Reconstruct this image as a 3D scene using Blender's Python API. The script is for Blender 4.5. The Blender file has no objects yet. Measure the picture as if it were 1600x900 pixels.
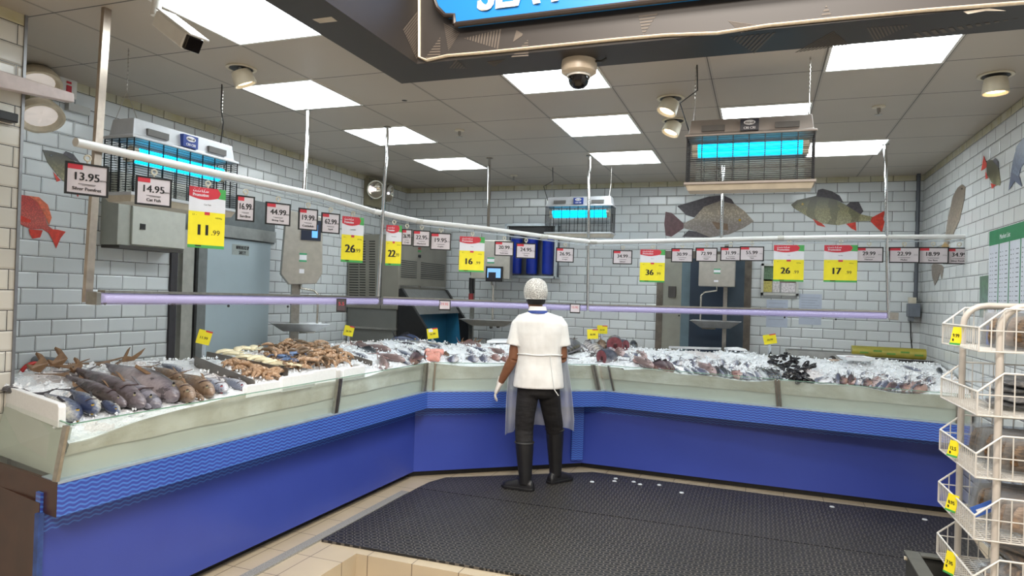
import bpy, bmesh, math, random
from mathutils import Vector, Matrix, noise
random.seed(7)
SC = bpy.context.scene
COL = SC.collection
V = Vector

# ------------------------------------------------------------------ camera
FPX = 1059.12
CAMP = V((-1.4743, -7.6371, 1.6))
def _axes(yaw, pitch, roll):
    cy, sy, cp, sp, cr, sr = math.cos(yaw), math.sin(yaw), math.cos(pitch), math.sin(pitch), math.cos(roll), math.sin(roll)
    f = V((sy*cp, cy*cp, sp)); r = V((cy, -sy, 0)); u = r.cross(f)
    return r*cr + u*sr, u*cr - r*sr, f
CR, CU, CF = _axes(-0.3518, 0.0088, 0.0316)
cam_d = bpy.data.cameras.new('camera'); cam = bpy.data.objects.new('camera', cam_d); COL.objects.link(cam)
cam_d.sensor_fit = 'HORIZONTAL'; cam_d.sensor_width = 36; cam_d.lens = FPX/1600*36; cam_d.clip_start = .05
cam.matrix_world = Matrix(((CR.x, CU.x, -CF.x, CAMP.x), (CR.y, CU.y, -CF.y, CAMP.y), (CR.z, CU.z, -CF.z, CAMP.z), (0, 0, 0, 1)))
SC.camera = cam
# ------------------------------------------------------------------ world, exposure, lamps of the store
SC.view_settings.view_transform = 'Standard'
try: SC.view_settings.look = 'None'
except Exception: pass
SC.view_settings.exposure = 0.0; SC.view_settings.gamma = 1.0; SC.view_settings.use_curve_mapping = False
w = bpy.data.worlds.new('store_ambient'); SC.world = w; w.use_nodes = True
w.node_tree.nodes['Background'].inputs[0].default_value = (1.0, .93, .86, 1)
w.node_tree.nodes['Background'].inputs[1].default_value = .40
PANEL_LIGHT = 13.0
def area(name, loc, sx, sy, power, col, target=None):
    d = bpy.data.lights.new(name, 'AREA'); d.shape = 'RECTANGLE'; d.size = sx; d.size_y = sy; d.energy = power; d.color = col
    o = bpy.data.objects.new(name, d); COL.objects.link(o); o.location = loc
    if target: o.rotation_euler = (V(target)-V(loc)).to_track_quat('-Z', 'Y').to_euler()
    return o
area('store_lamp', (-1.6, -6.2, 4.2), 2.0, .6, 150, (1, .93, .85), (-2.2, -2.2, .4))
area('store_lamp', (-1.2, -9.5, 4.4), 2.5, .8, 210, (1, .92, .84), (-2.4, -2.5, .8))
area('sign_lamp', (-2.2, -6.6, 3.3), .3, .3, 7, (1, .80, .60), (-2.2, -4.6, 3.1))

# ------------------------------------------------------------------ projection helpers (pixel of the photo -> place on a known plane)
def ray(x, y): return CF + CR*((x-800)/FPX) - CU*((y-450)/FPX)
def onx(x, y, X): d = ray(x, y); return CAMP + d*((X-CAMP.x)/d.x)
def ony(x, y, Y): d = ray(x, y); return CAMP + d*((Y-CAMP.y)/d.y)
def onz(x, y, Z): d = ray(x, y); return CAMP + d*((Z-CAMP.z)/d.z)
def ond(x, y, D): return CAMP + ray(x, y)*D
def onv(x, y, a, b):
    n = V((b[1]-a[1], a[0]-b[0], 0)); d = ray(x, y); return CAMP + d*((V((a[0], a[1], 0))-CAMP).dot(n)/d.dot(n))
def depth(p): return (V(p)-CAMP).dot(CF)

# ------------------------------------------------------------------ materials
def lin(c):
    return tuple(((v/255)/12.92 if v/255 <= .04045 else ((v/255+.055)/1.055)**2.4) for v in c[:3]) + (1,)
class NT:
    def __init__(s, name):
        s.m = bpy.data.materials.new(name); s.m.use_nodes = True; s.t = s.m.node_tree; s.b = s.t.nodes['Principled BSDF']; s.out = s.t.nodes['Material Output']
    def n(s, kind, **kw):
        nd = s.t.nodes.new(kind)
        for k, v in kw.items():
            if k.startswith('i_'):
                key = k[2:]; nd.inputs[int(key) if key.isdigit() else key].default_value = v
            else: setattr(nd, k, v)
        return nd
    def l(s, a, b): s.t.links.new(a, b)
    def math(s, op, a, b=None, c=None):
        nd = s.t.nodes.new('ShaderNodeMath'); nd.operation = op
        for i, v in enumerate((a, b, c)):
            if v is None: continue
            if isinstance(v, (int, float)): nd.inputs[i].default_value = v
            else: s.l(v, nd.inputs[i])
        return nd.outputs[0]
    def mix(s, f, a, b):
        nd = s.t.nodes.new('ShaderNodeMix'); nd.data_type = 'RGBA'
        for i, v in ((0, f), (6, a), (7, b)):
            if isinstance(v, (int, float, tuple)): nd.inputs[i].default_value = v
            else: s.l(v, nd.inputs[i])
        return nd.outputs[2]
    def coord(s, kind='Object'): return s.n('ShaderNodeTexCoord').outputs[kind]
    def xyz(s, vec):
        nd = s.n('ShaderNodeSeparateXYZ'); s.l(vec, nd.inputs[0]); return nd.outputs
    def noise(s, scale, detail=3, vec=None, rough=.5):
        nd = s.n('ShaderNodeTexNoise'); nd.inputs['Scale'].default_value = scale; nd.inputs['Detail'].default_value = detail; nd.inputs['Roughness'].default_value = rough
        s.l(vec if vec is not None else s.coord(), nd.inputs['Vector']); return nd.outputs[0]
    def ramp(s, f, stops):
        nd = s.n('ShaderNodeValToRGB'); e = nd.color_ramp.elements
        while len(e) < len(stops): e.new(.5)
        for el, (p, c) in zip(e, stops): el.position = p; el.color = c
        s.l(f, nd.inputs[0]); return nd.outputs[0]
    def bump(s, h, dist=.002, strength=1):
        nd = s.n('ShaderNodeBump'); nd.inputs['Distance'].default_value = dist; nd.inputs['Strength'].default_value = strength
        s.l(h, nd.inputs['Height']); s.l(nd.outputs[0], s.b.inputs['Normal'])
    def base(s, c):
        if isinstance(c, tuple): s.b.inputs['Base Color'].default_value = c
        else: s.l(c, s.b.inputs['Base Color'])
    def set(s, rough=.5, metal=0, spec=None):
        s.b.inputs['Roughness'].default_value = rough; s.b.inputs['Metallic'].default_value = metal
        if spec is not None: s.b.inputs['Specular IOR Level'].default_value = spec
_mc = {}
def mat(name, rgb, rough=.5, metal=0, var=.1, scale=18, bump=0, spec=None, alpha=None):
    if name in _mc: return _mc[name]
    t = NT(name); c = lin(rgb); d = tuple(v*(1-var) for v in c[:3])+(1,); e = tuple(min(1, v*(1+var)) for v in c[:3])+(1,)
    nz = t.noise(scale, 4)
    t.base(t.ramp(nz, [(.3, d), (.7, e)])); t.set(rough, metal, spec)
    if bump: t.bump(nz, bump)
    if alpha is not None: t.b.inputs['Alpha'].default_value = alpha
    _mc[name] = t.m; return t.m
def emit(name, rgb, strength, base=None):
    if name in _mc: return _mc[name]
    t = NT(name); t.base(lin(base or rgb)); t.b.inputs['Emission Color'].default_value = lin(rgb); t.b.inputs['Emission Strength'].default_value = strength
    _mc[name] = t.m; return t.m
def clear(name, tint=(225, 240, 232), amount=.9, rough=.05, stain=0):
    """thin glass or film: mostly see-through, with a reflection"""
    if name in _mc: return _mc[name]
    t = NT(name); tr = t.n('ShaderNodeBsdfTransparent'); tr.inputs[0].default_value = lin(tint)
    t.base(lin(tint)); t.set(rough)
    mx = t.n('ShaderNodeMixShader'); t.l(t.b.outputs[0], mx.inputs[1]); t.l(tr.outputs[0], mx.inputs[2])
    if stain:
        f = t.math('MULTIPLY_ADD', t.noise(6, 5), -stain, amount+stain*.5); t.l(f, mx.inputs[0])
    else: mx.inputs[0].default_value = amount
    t.l(mx.outputs[0], t.out.inputs['Surface']); _mc[name] = t.m; return t.m
def tile_mat(name, axis, phase, rgb=(226, 230, 231), tint_top=True):
    """glazed metro tiles 200 x 100 mm, half bond, dark joints, bevelled edges"""
    t = NT(name); g = t.n('ShaderNodeNewGeometry'); o = t.xyz(g.outputs['Position'])
    u0 = t.math('SUBTRACT', o[axis], phase); v0 = t.math('DIVIDE', t.math('SUBTRACT', o[2], 2.8425), .1)
    row = t.math('FLOOR', v0); fy = t.math('SUBTRACT', v0, row)
    par = t.math('FLOORED_MODULO', row, 2.0)
    sh = t.math('MULTIPLY_ADD', par, -.5, .5)
    u = t.math('ADD', t.math('DIVIDE', u0, .2014), sh); cu = t.math('FLOOR', u); fx = t.math('SUBTRACT', u, cu)
    dx = t.math('MULTIPLY', t.math('MINIMUM', fx, t.math('SUBTRACT', 1.0, fx)), .2014)
    dy = t.math('MULTIPLY', t.math('MINIMUM', fy, t.math('SUBTRACT', 1.0, fy)), .1)
    d = t.math('MINIMUM', dx, dy)
    wob = t.math('MULTIPLY_ADD', t.noise(5, 2, g.outputs['Position']), .0018, .0010)
    joint = t.math('LESS_THAN', d, wob)
    cx = t.n('ShaderNodeCombineXYZ'); t.l(cu, cx.inputs[0]); t.l(row, cx.inputs[1])
    wn = t.n('ShaderNodeTexWhiteNoise'); wn.noise_dimensions = '2D'; t.l(cx.outputs[0], wn.inputs['Vector'])
    c = lin(rgb); c2 = tuple(v*.86 for v in c[:3])+(1,)
    face = t.mix(wn.outputs[0], c2, c)
    face = t.mix(t.math('MULTIPLY', t.noise(1.7, 3, g.outputs['Position']), .25), face, lin((200, 207, 214)))
    if tint_top:
        top = t.math('GREATER_THAN', o[2], 2.8425)
        face = t.mix(t.math('MULTIPLY', top, t.math('MULTIPLY_ADD', t.noise(7, 3, g.outputs['Position']), .7, .3)), face, lin((178, 166, 110)))
    t.base(t.mix(joint, face, lin((52, 50, 48))))
    h = t.n('ShaderNodeMapRange'); h.interpolation_type = 'SMOOTHSTEP'; t.l(d, h.inputs[0]); h.inputs[1].default_value = .001; h.inputs[2].default_value = .012
    tilt = t.math('MULTIPLY', t.math('MULTIPLY', t.math('SUBTRACT', wn.outputs[0], .5), fy), .12)
    t.bump(t.math('ADD', h.outputs[0], tilt), .0035, 1); t.set(.17, 0, .5); _mc[name] = t.m; return t.m
# ------------------------------------------------------------------ mesh helpers
def link(o, parent=None):
    COL.objects.link(o)
    if parent is not None: o.parent = parent
    return o
def origin_of(p):
    v = V((0, 0, 0))
    while p is not None: v = v + p.location; p = p.parent
    return v
class MB:
    def __init__(s): s.v = []; s.f = []
    def add(s, vs, fs):
        k = len(s.v); s.v += [tuple(p) for p in vs]; s.f += [tuple(i+k for i in f) for f in fs]; return s
    def box(s, x0, x1, y0, y1, z0, z1):
        return s.add([(x0, y0, z0), (x1, y0, z0), (x1, y1, z0), (x0, y1, z0), (x0, y0, z1), (x1, y0, z1), (x1, y1, z1), (x0, y1, z1)],
                     [(0, 3, 2, 1), (4, 5, 6, 7), (0, 1, 5, 4), (1, 2, 6, 5), (2, 3, 7, 6), (3, 0, 4, 7)])
    def obox(s, c, ax, ay, az):
        c, ax, ay, az = V(c), V(ax), V(ay), V(az)
        vs = [c+ax*i+ay*j+az*k for k in (-1, 1) for (i, j) in ((-1, -1), (1, -1), (1, 1), (-1, 1))]
        return s.add(vs, [(0, 3, 2, 1), (4, 5, 6, 7), (0, 1, 5, 4), (1, 2, 6, 5), (2, 3, 7, 6), (3, 0, 4, 7)])
    def prism(s, pts, off):
        """closed polygon extruded by the vector off"""
        n = len(pts); off = V(off); vs = [V(p) for p in pts]+[V(p)+off for p in pts]
        return s.add(vs, [tuple(range(n-1, -1, -1)), tuple(range(n, 2*n))]+[(i, (i+1) % n, n+(i+1) % n, n+i) for i in range(n)])
    def tube(s, pts, r, n=8, cap=True, flat=1.0, up=None):
        pts = [V(p) for p in pts]; rs = r if isinstance(r, (list, tuple)) else [r]*len(pts); rings = []; prev = up
        for i, p in enumerate(pts):
            d = (pts[min(i+1, len(pts)-1)]-pts[max(i-1, 0)]).normalized()
            a = V(prev) if prev is not None else (V((0, 0, 1)) if abs(d.z) < .9 else V((1, 0, 0)))
            x = a.cross(d)
            if x.length < 1e-5: x = V((0, 1, 0)).cross(d)
            x.normalize(); y = d.cross(x).normalized(); prev = y
            rr = rs[i] if isinstance(rs[i], tuple) else (rs[i], rs[i]*flat)
            rings.append([p + x*math.cos(2*math.pi*k/n)*rr[0] + y*math.sin(2*math.pi*k/n)*rr[1] for k in range(n)])
        return s.loft(rings, cap)
    def loft(s, rings, cap=True):
        n = len(rings[0]); vs = [p for r in rings for p in r]; fs = []
        for i in range(len(rings)-1):
            for k in range(n): fs.append((i*n+k, i*n+(k+1) % n, (i+1)*n+(k+1) % n, (i+1)*n+k))
        if cap: fs += [tuple(range(n-1, -1, -1)), tuple(range((len(rings)-1)*n, len(rings)*n))]
        return s.add(vs, fs)
    def lathe(s, prof, c, axis=(0, 0, 1), n=20):
        """profile of (radius, height) turned about axis through c"""
        ax = V(axis).normalized(); a = V((1, 0, 0)) if abs(ax.x) < .9 else V((0, 1, 0)); x = ax.cross(a).normalized(); y = ax.cross(x); c = V(c)
        return s.loft([[c+ax*h+(x*math.cos(2*math.pi*k/n)+y*math.sin(2*math.pi*k/n))*max(r, 1e-4) for k in range(n)] for r, h in prof])
    def ball(s, c, rx, ry=None, rz=None, n=10, m=7):
        ry = ry or rx; rz = rz or rx; c = V(c)
        return s.loft([[c+V((rx*math.sin(t)*math.cos(2*math.pi*k/n), ry*math.sin(t)*math.sin(2*math.pi*k/n), -rz*math.cos(t))) for k in range(n)] for t in [math.pi*(i+.05)/(m-.9) if i < m-1 else math.pi*.985 for i in range(m)]])
    def build(s, name, m, parent=None, smooth=False, bevel=0, local=False, subsurf=0):
        me = bpy.data.meshes.new(name); o0 = V((0, 0, 0)) if local else origin_of(parent)
        me.from_pydata([(v[0]-o0.x, v[1]-o0.y, v[2]-o0.z) for v in s.v], [], s.f)
        if m is not None: me.materials.append(m)
        b = bmesh.new(); b.from_mesh(me); bmesh.ops.recalc_face_normals(b, faces=b.faces); b.to_mesh(me); b.free()
        if smooth:
            me.polygons.foreach_set('use_smooth', [True]*len(me.polygons))
            try: me.set_sharp_from_angle(angle=math.radians(42))
            except Exception: pass
        o = bpy.data.objects.new(name, me); link(o, parent)
        if bevel:
            md = o.modifiers.new('bevel', 'BEVEL'); md.width = bevel; md.segments = 2; md.limit_method = 'ANGLE'
        if subsurf:
            md = o.modifiers.new('subsurf', 'SUBSURF'); md.levels = md.render_levels = subsurf
        return o
def tag(o, label, cat, group=None, kind=None):
    o['label'] = label; o['category'] = cat
    if group: o['group'] = group
    if kind: o['kind'] = kind
    return o
def thing(name, label, cat, loc=(0, 0, 0), rz=0, group=None):
    o = bpy.data.objects.new(name, None); link(o); o.location = loc; o.rotation_euler = (0, 0, rz); o.empty_display_size = .05
    return tag(o, label, cat, group)
def struct(name, mb, m, **k):
    o = mb.build(name, m, **k); o['kind'] = 'structure'; return o
def copy_thing(r):
    n = r.copy(); COL.objects.link(n)
    for c in r.children:
        d = c.copy(); COL.objects.link(d); d.parent = n
        for g in c.children:
            e = g.copy(); COL.objects.link(e); e.parent = d
    return n
_tx = {}
def text_mesh(s):
    if s in _tx: return _tx[s]
    cu = bpy.data.curves.new('t', 'FONT'); cu.body = s; cu.size = 1; cu.align_x = 'CENTER'; cu.resolution_u = 3; cu.extrude = .012
    o = bpy.data.objects.new('t', cu); COL.objects.link(o); bpy.context.view_layer.update()
    me = bpy.data.meshes.new_from_object(o.evaluated_get(bpy.context.evaluated_depsgraph_get()))
    bpy.data.objects.remove(o)
    vs = [v.co.copy() for v in me.vertices]; fs = [tuple(p.vertices) for p in me.polygons]; bpy.data.meshes.remove(me)
    x0 = min(v.x for v in vs); x1 = max(v.x for v in vs); y0 = min(v.y for v in vs); y1 = max(v.y for v in vs)
    _tx[s] = (vs, fs, x0, x1, y0, y1); return _tx[s]
def add_text(mb, s, cx, cz, h, y, wmax=None, bold=0, X=(1, 0, 0), Z=(0, 0, 1), N=(0, -1, 0), O=(0, 0, 0), sx=1):
    """text of cap height h centred on (cx, cz) of a plane with axes X, Z and normal N"""
    vs, fs, x0, x1, y0, y1 = text_mesh(s); k = h/max(.4, (y1-y0)); kx = k*sx
    if wmax and (x1-x0)*kx > wmax: kx = wmax/(x1-x0)
    X, Z, N, O = V(X), V(Z), V(N), V(O); mx, my = (x0+x1)/2, (y0+y1)/2
    for dx in ((0,) if not bold else (-bold, 0, bold)):
        mb.add([O+X*(cx+(v.x-mx)*kx+dx)+Z*(cz+(v.y-my)*k)+N*(y+.0004*(v.z/.012)+(0 if dx == 0 else .0003 if dx > 0 else -.0003)) for v in vs], fs)
    return mb
# common materials
STEEL = mat('brushed_steel', (176, 172, 166), .28, 1, .12, 40)
CHROME = mat('chrome', (215, 215, 215), .1, 1, .05)
SATIN = mat('satin_steel', (150, 148, 142), .4, .9, .15, 30)
WHITE = mat('white_plastic', (225, 224, 220), .35, 0, .04)
CREAM = mat('cream_plastic', (214, 206, 186), .4, 0, .06)
BLACK = mat('black_plastic', (26, 25, 26), .4, 0, .2)
GREY = mat('grey_plastic', (120, 124, 130), .45, 0, .08)
INK = mat('black_ink', (24, 22, 24), .6, 0, .1)
REDP = mat('red_print', (205, 52, 66), .5, 0, .08)
GREENP = mat('green_print', (74, 164, 84), .5, 0, .08)
YELP = mat('yellow_card', (243, 226, 40), .5, 0, .04)
PAPER = mat('white_paper', (226, 226, 232), .6, 0, .03)
BLUEP = mat('blue_print', (36, 62, 140), .5, 0, .08)
# ================================================================== SETTING
CEIL = 2.9
def ceiling_mat():
    t = NT('ceiling_tiles'); g = t.n('ShaderNodeNewGeometry'); o = t.xyz(g.outputs['Position'])
    fx = t.math('FRACT', t.math('DIVIDE', o[0], .593)); fy = t.math('FRACT', t.math('DIVIDE', t.math('ADD', o[1], 1.1), .604))
    dx = t.math('MULTIPLY', t.math('MINIMUM', fx, t.math('SUBTRACT', 1.0, fx)), .593); dy = t.math('MULTIPLY', t.math('MINIMUM', fy, t.math('SUBTRACT', 1.0, fy)), .604)
    jy = t.math('LESS_THAN', dy, .004); jx = t.math('LESS_THAN', dx, .0025); band = t.math('LESS_THAN', dx, .014)
    c = t.mix(t.noise(1.2, 3, g.outputs['Position']), lin((174, 165, 153)), lin((192, 183, 171)))
    c = t.mix(t.math('MULTIPLY', band, .35), c, lin((144, 136, 126)))
    c = t.mix(t.math('MAXIMUM', jx, jy), c, lin((60, 56, 52)))
    t.base(c); t.set(.45); t.bump(t.math('MINIMUM', dx, dy), .001, .2); return t.m
CEILM = ceiling_mat()
mb = MB(); mb.box(-6.2, .2, -4.33, .2, CEIL, CEIL+.05); mb.box(-6.2, -3.38, -8.5, -4.33, CEIL, CEIL+.05)
struct('ceiling', mb, CEILM)
struct('wall_back', MB().box(-6.0, .2, 0, .15, -.15, CEIL), tile_mat('tiles_back', 0, .1937*.2014))
struct('wall_left', MB().box(-5.9, -5.74, -5.35, 0, -.15, CEIL), tile_mat('tiles_left', 1, -23.175*.2014))
struct('wall_right', MB().box(0, .15, -6.5, 0, -.15, CEIL), tile_mat('tiles_right', 1, -9.809*.2014, (228, 230, 228)))
struct('wall_front_left', MB().box(-5.9, -4.92, -8.5, -5.345, -.15, CEIL), tile_mat('tiles_column', 1, -5.38, (226, 220, 206)))
struct('trim_1', MB().box(-4.93, -4.912, -5.352, -5.338, 0, CEIL), mat('steel_corner_strip', (150, 150, 152), .35, .8))
def floor_mat(name, rgb, s=.3, ox=0, oy=0):
    t = NT(name); g = t.n('ShaderNodeNewGeometry'); o = t.xyz(g.outputs['Position']); ds = []
    for a, off in ((0, ox), (1, oy), (2, .002)):
        f = t.math('FRACT', t.math('DIVIDE', t.math('ADD', o[a], off), s if a < 2 else 9.0)); ds.append(t.math('MINIMUM', f, t.math('SUBTRACT', 1.0, f)))
    j = t.math('LESS_THAN', t.math('MINIMUM', ds[0], ds[1]), .009)
    c = t.mix(t.noise(3, 4, g.outputs['Position']), lin(rgb), lin(tuple(v*.86 for v in rgb)))
    t.base(t.mix(j, c, lin((112, 98, 84)))); t.set(.35); return t.m
FLM = floor_mat('beige_floor_tiles', (205, 188, 160), .3, .05, .03)
struct('floor', MB().box(-7, 3, -11, -4.08, -.25, -.15), FLM)
mb = MB(); mb.box(-6, .2, -4.08, .2, -.25, 0); mb.box(-6, -3.73, -8.5, -4.08, -.25, 0)
struct('floor_platform', mb, FLM)
struct('trim_2', MB().box(-4.11, -4.045, -6.2, -2.85, 0, .012), mat('speckled_threshold', (150, 148, 142), .6, .1, .35, 160))
# dark printed bulkhead round the customers' side
def beam_mat():
    t = NT('dark_bulkhead'); c = t.mix(t.noise(2, 3), lin((44, 40, 37)), lin((51, 45, 41))); t.base(c); t.set(.5); return t.m
BM = beam_mat(); PRT = mat('pale_print', (92, 83, 74), .6, 0, .05)
ZB, YF, XF = 2.75, -4.60, -3.14
mb = MB(); mb.box(-3.38, .2, YF, -4.33, ZB, 4.3); mb.box(-3.38, XF, -9, YF, ZB, 4.3)
beam = struct('beam_bulkhead', mb, BM)
def stripes(mb, tri, n, N, fn):
    P = [fn(*p) for p in tri]; a, b, c = P
    for i in range(n):
        t0, t1 = (i+.1)/n, (i+.62)/n
        q = [a.lerp(b, t0), a.lerp(b, t1), a.lerp(c, t1), a.lerp(c, t0)]
        mb.prism([p+V(N)*.0005 for p in q], V(N)*.0012)
mb = MB(); fy = lambda x, y: ony(x, y, YF); fx = lambda x, y: onx(x, y, XF); fz = lambda x, y: onz(x, y, ZB)
stripes(mb, [(652, 96), (653, 15), (629, 45)], 15, (1, 0, 0), fx)
for tri, n in (([(688, 58), (663, 93), (688, 92)], 8), ([(701, 80), (693, 35), (719, 50)], 14), ([(725, 60), (785, 45), (780, 77)], 13), ([(819, 54), (800, 43), (791, 73)], 1),
               ([(825, 62), (797, 91), (826, 89)], 7), ([(1005, 56), (997, 23), (1029, 19)], 7), ([(1158, 52), (1137, 32), (1196, 40)], 9), ([(1291, 8), (1282, 27), (1300, 25)], 3)):
    stripes(mb, tri, n, (0, -1, 0), fy)
for tri, n in (([(1424, 38), (1352, 43), (1365, 65)], 12), ([(1592, 28), (1422, 52), (1432, 60)], 12), ([(1328, 70), (1240, 82), (1302, 48)], 14), ([(1140, 58), (1215, 50), (1180, 84)], 9), ([(730, 107), (712, 92), (700, 106)], 6), ([(772, 104), (790, 92), (760, 96)], 6)):
    stripes(mb, tri, n, (0, 0, -1), fz)
mb.build('printed_triangles', PRT, beam)
mb = MB(); mb.prism([fz(*p) for p in ((488, 30), (500, 36), (527, 33), (518, 26))], (0, 0, -.001)); mb.prism([fy(*p) for p in ((1505, 18), (1545, 13), (1572, 17), (1540, 17), (1512, 22))], (0, -.001, 0))
mb.build('torn_patch', mat('bare_patch', (190, 180, 165), .7), beam)
# ------------------------------------------------------------------ ceiling light panels
LEDM = emit('light_panel_glow', (240, 250, 253), PANEL_LIGHT, (240, 240, 240))
cells = [(-3.855, -5.03, 'pale square ceiling light panel cut by the dark bulkhead at top left'), (-4.425, -3.84, 'square ceiling light panel above the left counter, between spotlight and first chrome pole'),
         (-4.43, -2.65, 'square ceiling light panel behind the second chrome pole'), (-4.45, -1.43, 'farthest square ceiling light panel near the back left corner'),
         (-2.66, -3.81, 'square ceiling light panel behind the dome camera'), (-2.67, -2.60, 'square ceiling light panel in mid ceiling, behind the dome camera one'),
         (-2.68, -1.39, 'square ceiling light panel in front of the small middle insect killer'), (-.89, -3.80, 'large square ceiling light panel under the bulkhead at top right'),
         (-1.48, -2.61, 'square ceiling light panel just above the big insect killer hood'), (-.85, -1.42, 'square ceiling light panel to the right of the big insect killer')]
for x, y, lb in cells:
    t = thing('ceiling_light', lb, 'ceiling light', (x, y, CEIL), 0, 'flush ceiling light panels')
    f = MB()
    for a, b, c, d in ((-.29, .29, -.295, -.28), (-.29, .29, .28, .295), (-.29, -.277, -.28, .28), (.277, .29, -.28, .28)): f.box(x+a, x+b, y+c, y+d, CEIL-.008, CEIL)
    f.build('frame', WHITE, t); MB().box(x-.277, x+.277, y-.28, y+.28, CEIL-.005, CEIL).build('diffuser', LEDM, t)
# ------------------------------------------------------------------ cold-room door on the left wall, opening on the back wall
def P2(fn, *a): return [fn(*p) for p in a]
DOORM = mat('cold_room_door_skin', (178, 194, 202), .35, .15, .05, 3)
X0 = -5.74
d1 = MB().box(X0, X0+.045, -3.34, -2.58, 0, 1.99).build('door_1', DOORM); d1['kind'] = 'structure'
MB().box(X0, X0+.02, -3.60, -2.50, 1.99, 2.36).build('transom', mat('grey_transom', (120, 126, 128), .4, .3), d1)
MB().box(X0, X0+.075, -3.50, -2.55, 2.0, 2.10).build('sliding_track', mat('track_grey', (165, 168, 166), .35, .4), d1)
mb = MB(); mb.box(X0, X0+.05, -3.58, -3.47, 0, 2.02); mb.build('frame', mat('frame_post', (176, 176, 168), .4, .3), d1)
MB().box(X0, X0+.03, -3.465, -3.43, 0, 2.0).build('dark_gap', BLACK, d1)
MB().box(X0, X0+.055, -3.43, -3.34, 0, 2.0).build('edge_post', mat('edge_grey', (128, 132, 132), .4, .3), d1)
MB().box(X0, X0+.02, -3.66, -3.60, 0, 2.2).build('rubber_seal', mat('dark_seal', (62, 60, 64), .7), d1)
mb = MB(); add_text(mb, 'MTH', 0, 0, .045, .001, .09, .003, (0, 1, 0), (0, 0, 1), (1, 0, 0), (X0+.046, -3.25, 1.935))
mb.build('maker_lettering', mat('light_blue_print', (70, 140, 200), .5), d1)
s = MB().box(X0+.045, X0+.047, -3.06, -2.86, 1.86, 1.95).build('warning_sticker', mat('sticker_grey', (160, 168, 166), .5), d1)
mb = MB(); add_text(mb, 'NEVER BLOCK UP', 0, .015, .03, .0012, .15, .001, (0, 1, 0), (0, 0, 1), (1, 0, 0), (X0+.047, -2.94, 1.91)); add_text(mb, 'SAFETY', 0, -.028, .03, .0012, .08, .001, (0, 1, 0), (0, 0, 1), (1, 0, 0), (X0+.047, -2.94, 1.91))
mb.build('sticker_lettering', INK, s)
# back opening with dark blue door
DB = mat('dark_blue_door', (40, 56, 74), .4, .1, .12, 4)
d2 = MB().box(-2.20, -1.62, -.03, -.004, 0, 2.05).build('door_2', DB); d2['kind'] = 'structure'
MB().box(-2.56, -2.49, -.03, -.001, 0, 2.1).build('frame_left', mat('worn_frame', (104, 96, 88), .5, .3, .3, 12), d2)
MB().box(-1.64, -1.57, -.035, -.001, 0, 2.1).build('frame_right', mat('worn_frame', (104, 96, 88)), d2)
MB().box(-2.60, -1.54, -.035, -.001, 2.05, 2.13).build('frame_head', mat('worn_frame', (104, 96, 88)), d2)
MB().box(-2.49, -2.29, -.02, -.001, 0, 2.05).build('inner_jamb', mat('pale_jamb', (150, 150, 140), .4, .3, .15, 5), d2)
MB().box(-2.29, -2.20, -.035, -.001, 0, 2.05).build('strip_curtain_edge', mat('blue_grey_strip', (98, 118, 128), .3, 0, .15, 6), d2)
MB().box(-1.82, -1.64, -.040, -.03, 0, 2.05).build('door_leaf', mat('grey_blue_leaf', (66, 80, 92), .3, .2, .2, 5), d2)
MB().box(-2.43, -2.35, -.05, -.02, 1.62, 1.74).build('hinge_box', mat('dark_box', (70, 66, 64), .5), d2)
# ================================================================== COUNTER
def offset(poly, d):
    out = []
    for i, p in enumerate(poly):
        ns = []
        for j in (i-1, i):
            if 0 <= j < len(poly)-1:
                e = V(poly[j+1])-V(poly[j]); n = V((-e.y, e.x)).normalized(); ns.append(n)
        m = sum(ns, V((0, 0))).normalized(); q = V(p)+m*(d/max(.3, m.dot(ns[0])))
        if i == 0: q += (V(poly[1])-V(poly[0])).normalized()*d*.185      # the near end is cut square to the pillar side
        out.append(q)
    return out
RT = [V(p) for p in ((-4.186, -5.634), (-4.087, -2.504), (-2.767, -1.613), (-.02, -1.90))]     # rim front
BS = [V(p) for p in ((-4.29, -5.63), (-4.22, -2.46), (-2.99, -1.48), (-.02, -1.535))]           # base front
GT = [V(p) for p in ((-4.137, -5.633), (-4.064, -2.519), (-2.815, -1.66), (-.02, -1.94))]       # glass top
GZ = [1.0, 1.0, .99, .978]
BK = [V(p) for p in ((-5.20, -5.25), (-5.15, -1.98), (-3.27, -.70), (-.02, -.72))]              # back edge
RI = offset(RT, .14); RL = offset(RT, .045); GL = offset(GT, .05); BI = offset(BS, .04)
def q3(p, z): return V((p[0], p[1], z))
def slab(a, b, c, d, z0, z1): return MB().prism([q3(p, z0) for p in (a, b, c, d)], (0, 0, z1-z0))
def wave_mat(name, d, zmin=-9):
    t = NT(name); g = t.n('ShaderNodeNewGeometry'); o = t.xyz(g.outputs['Position'])
    s = t.math('ADD', t.math('MULTIPLY', o[0], d[0]), t.math('MULTIPLY', o[1], d[1]))
    wv = t.math('MULTIPLY', t.math('SINE', t.math('MULTIPLY', s, 2*math.pi/.05)), .0036)
    ph = t.math('FRACT', t.math('DIVIDE', t.math('ADD', o[2], wv), .0205))
    st = t.math('LESS_THAN', ph, .42)
    if zmin > -1: st = t.math('MULTIPLY', st, t.math('GREATER_THAN', t.math('ADD', o[2], wv), zmin))
    c = t.mix(t.noise(2.5, 3, g.outputs['Position']), lin((56, 72, 158)), lin((64, 82, 172)))
    c = t.mix(st, c, lin((76, 124, 206)))
    sc = t.math('GREATER_THAN', t.noise(9, 6, g.outputs['Position'], .65), .745)
    t.base(t.mix(sc, c, lin((150, 158, 190)))); t.set(.28, 0, .5); return t.m
EDGE = mat('pale_edge_strip', (176, 190, 206), .35, .4); BROWN = mat('dark_brown_laminate', (66, 38, 28), .35, 0, .25, 8)
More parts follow.
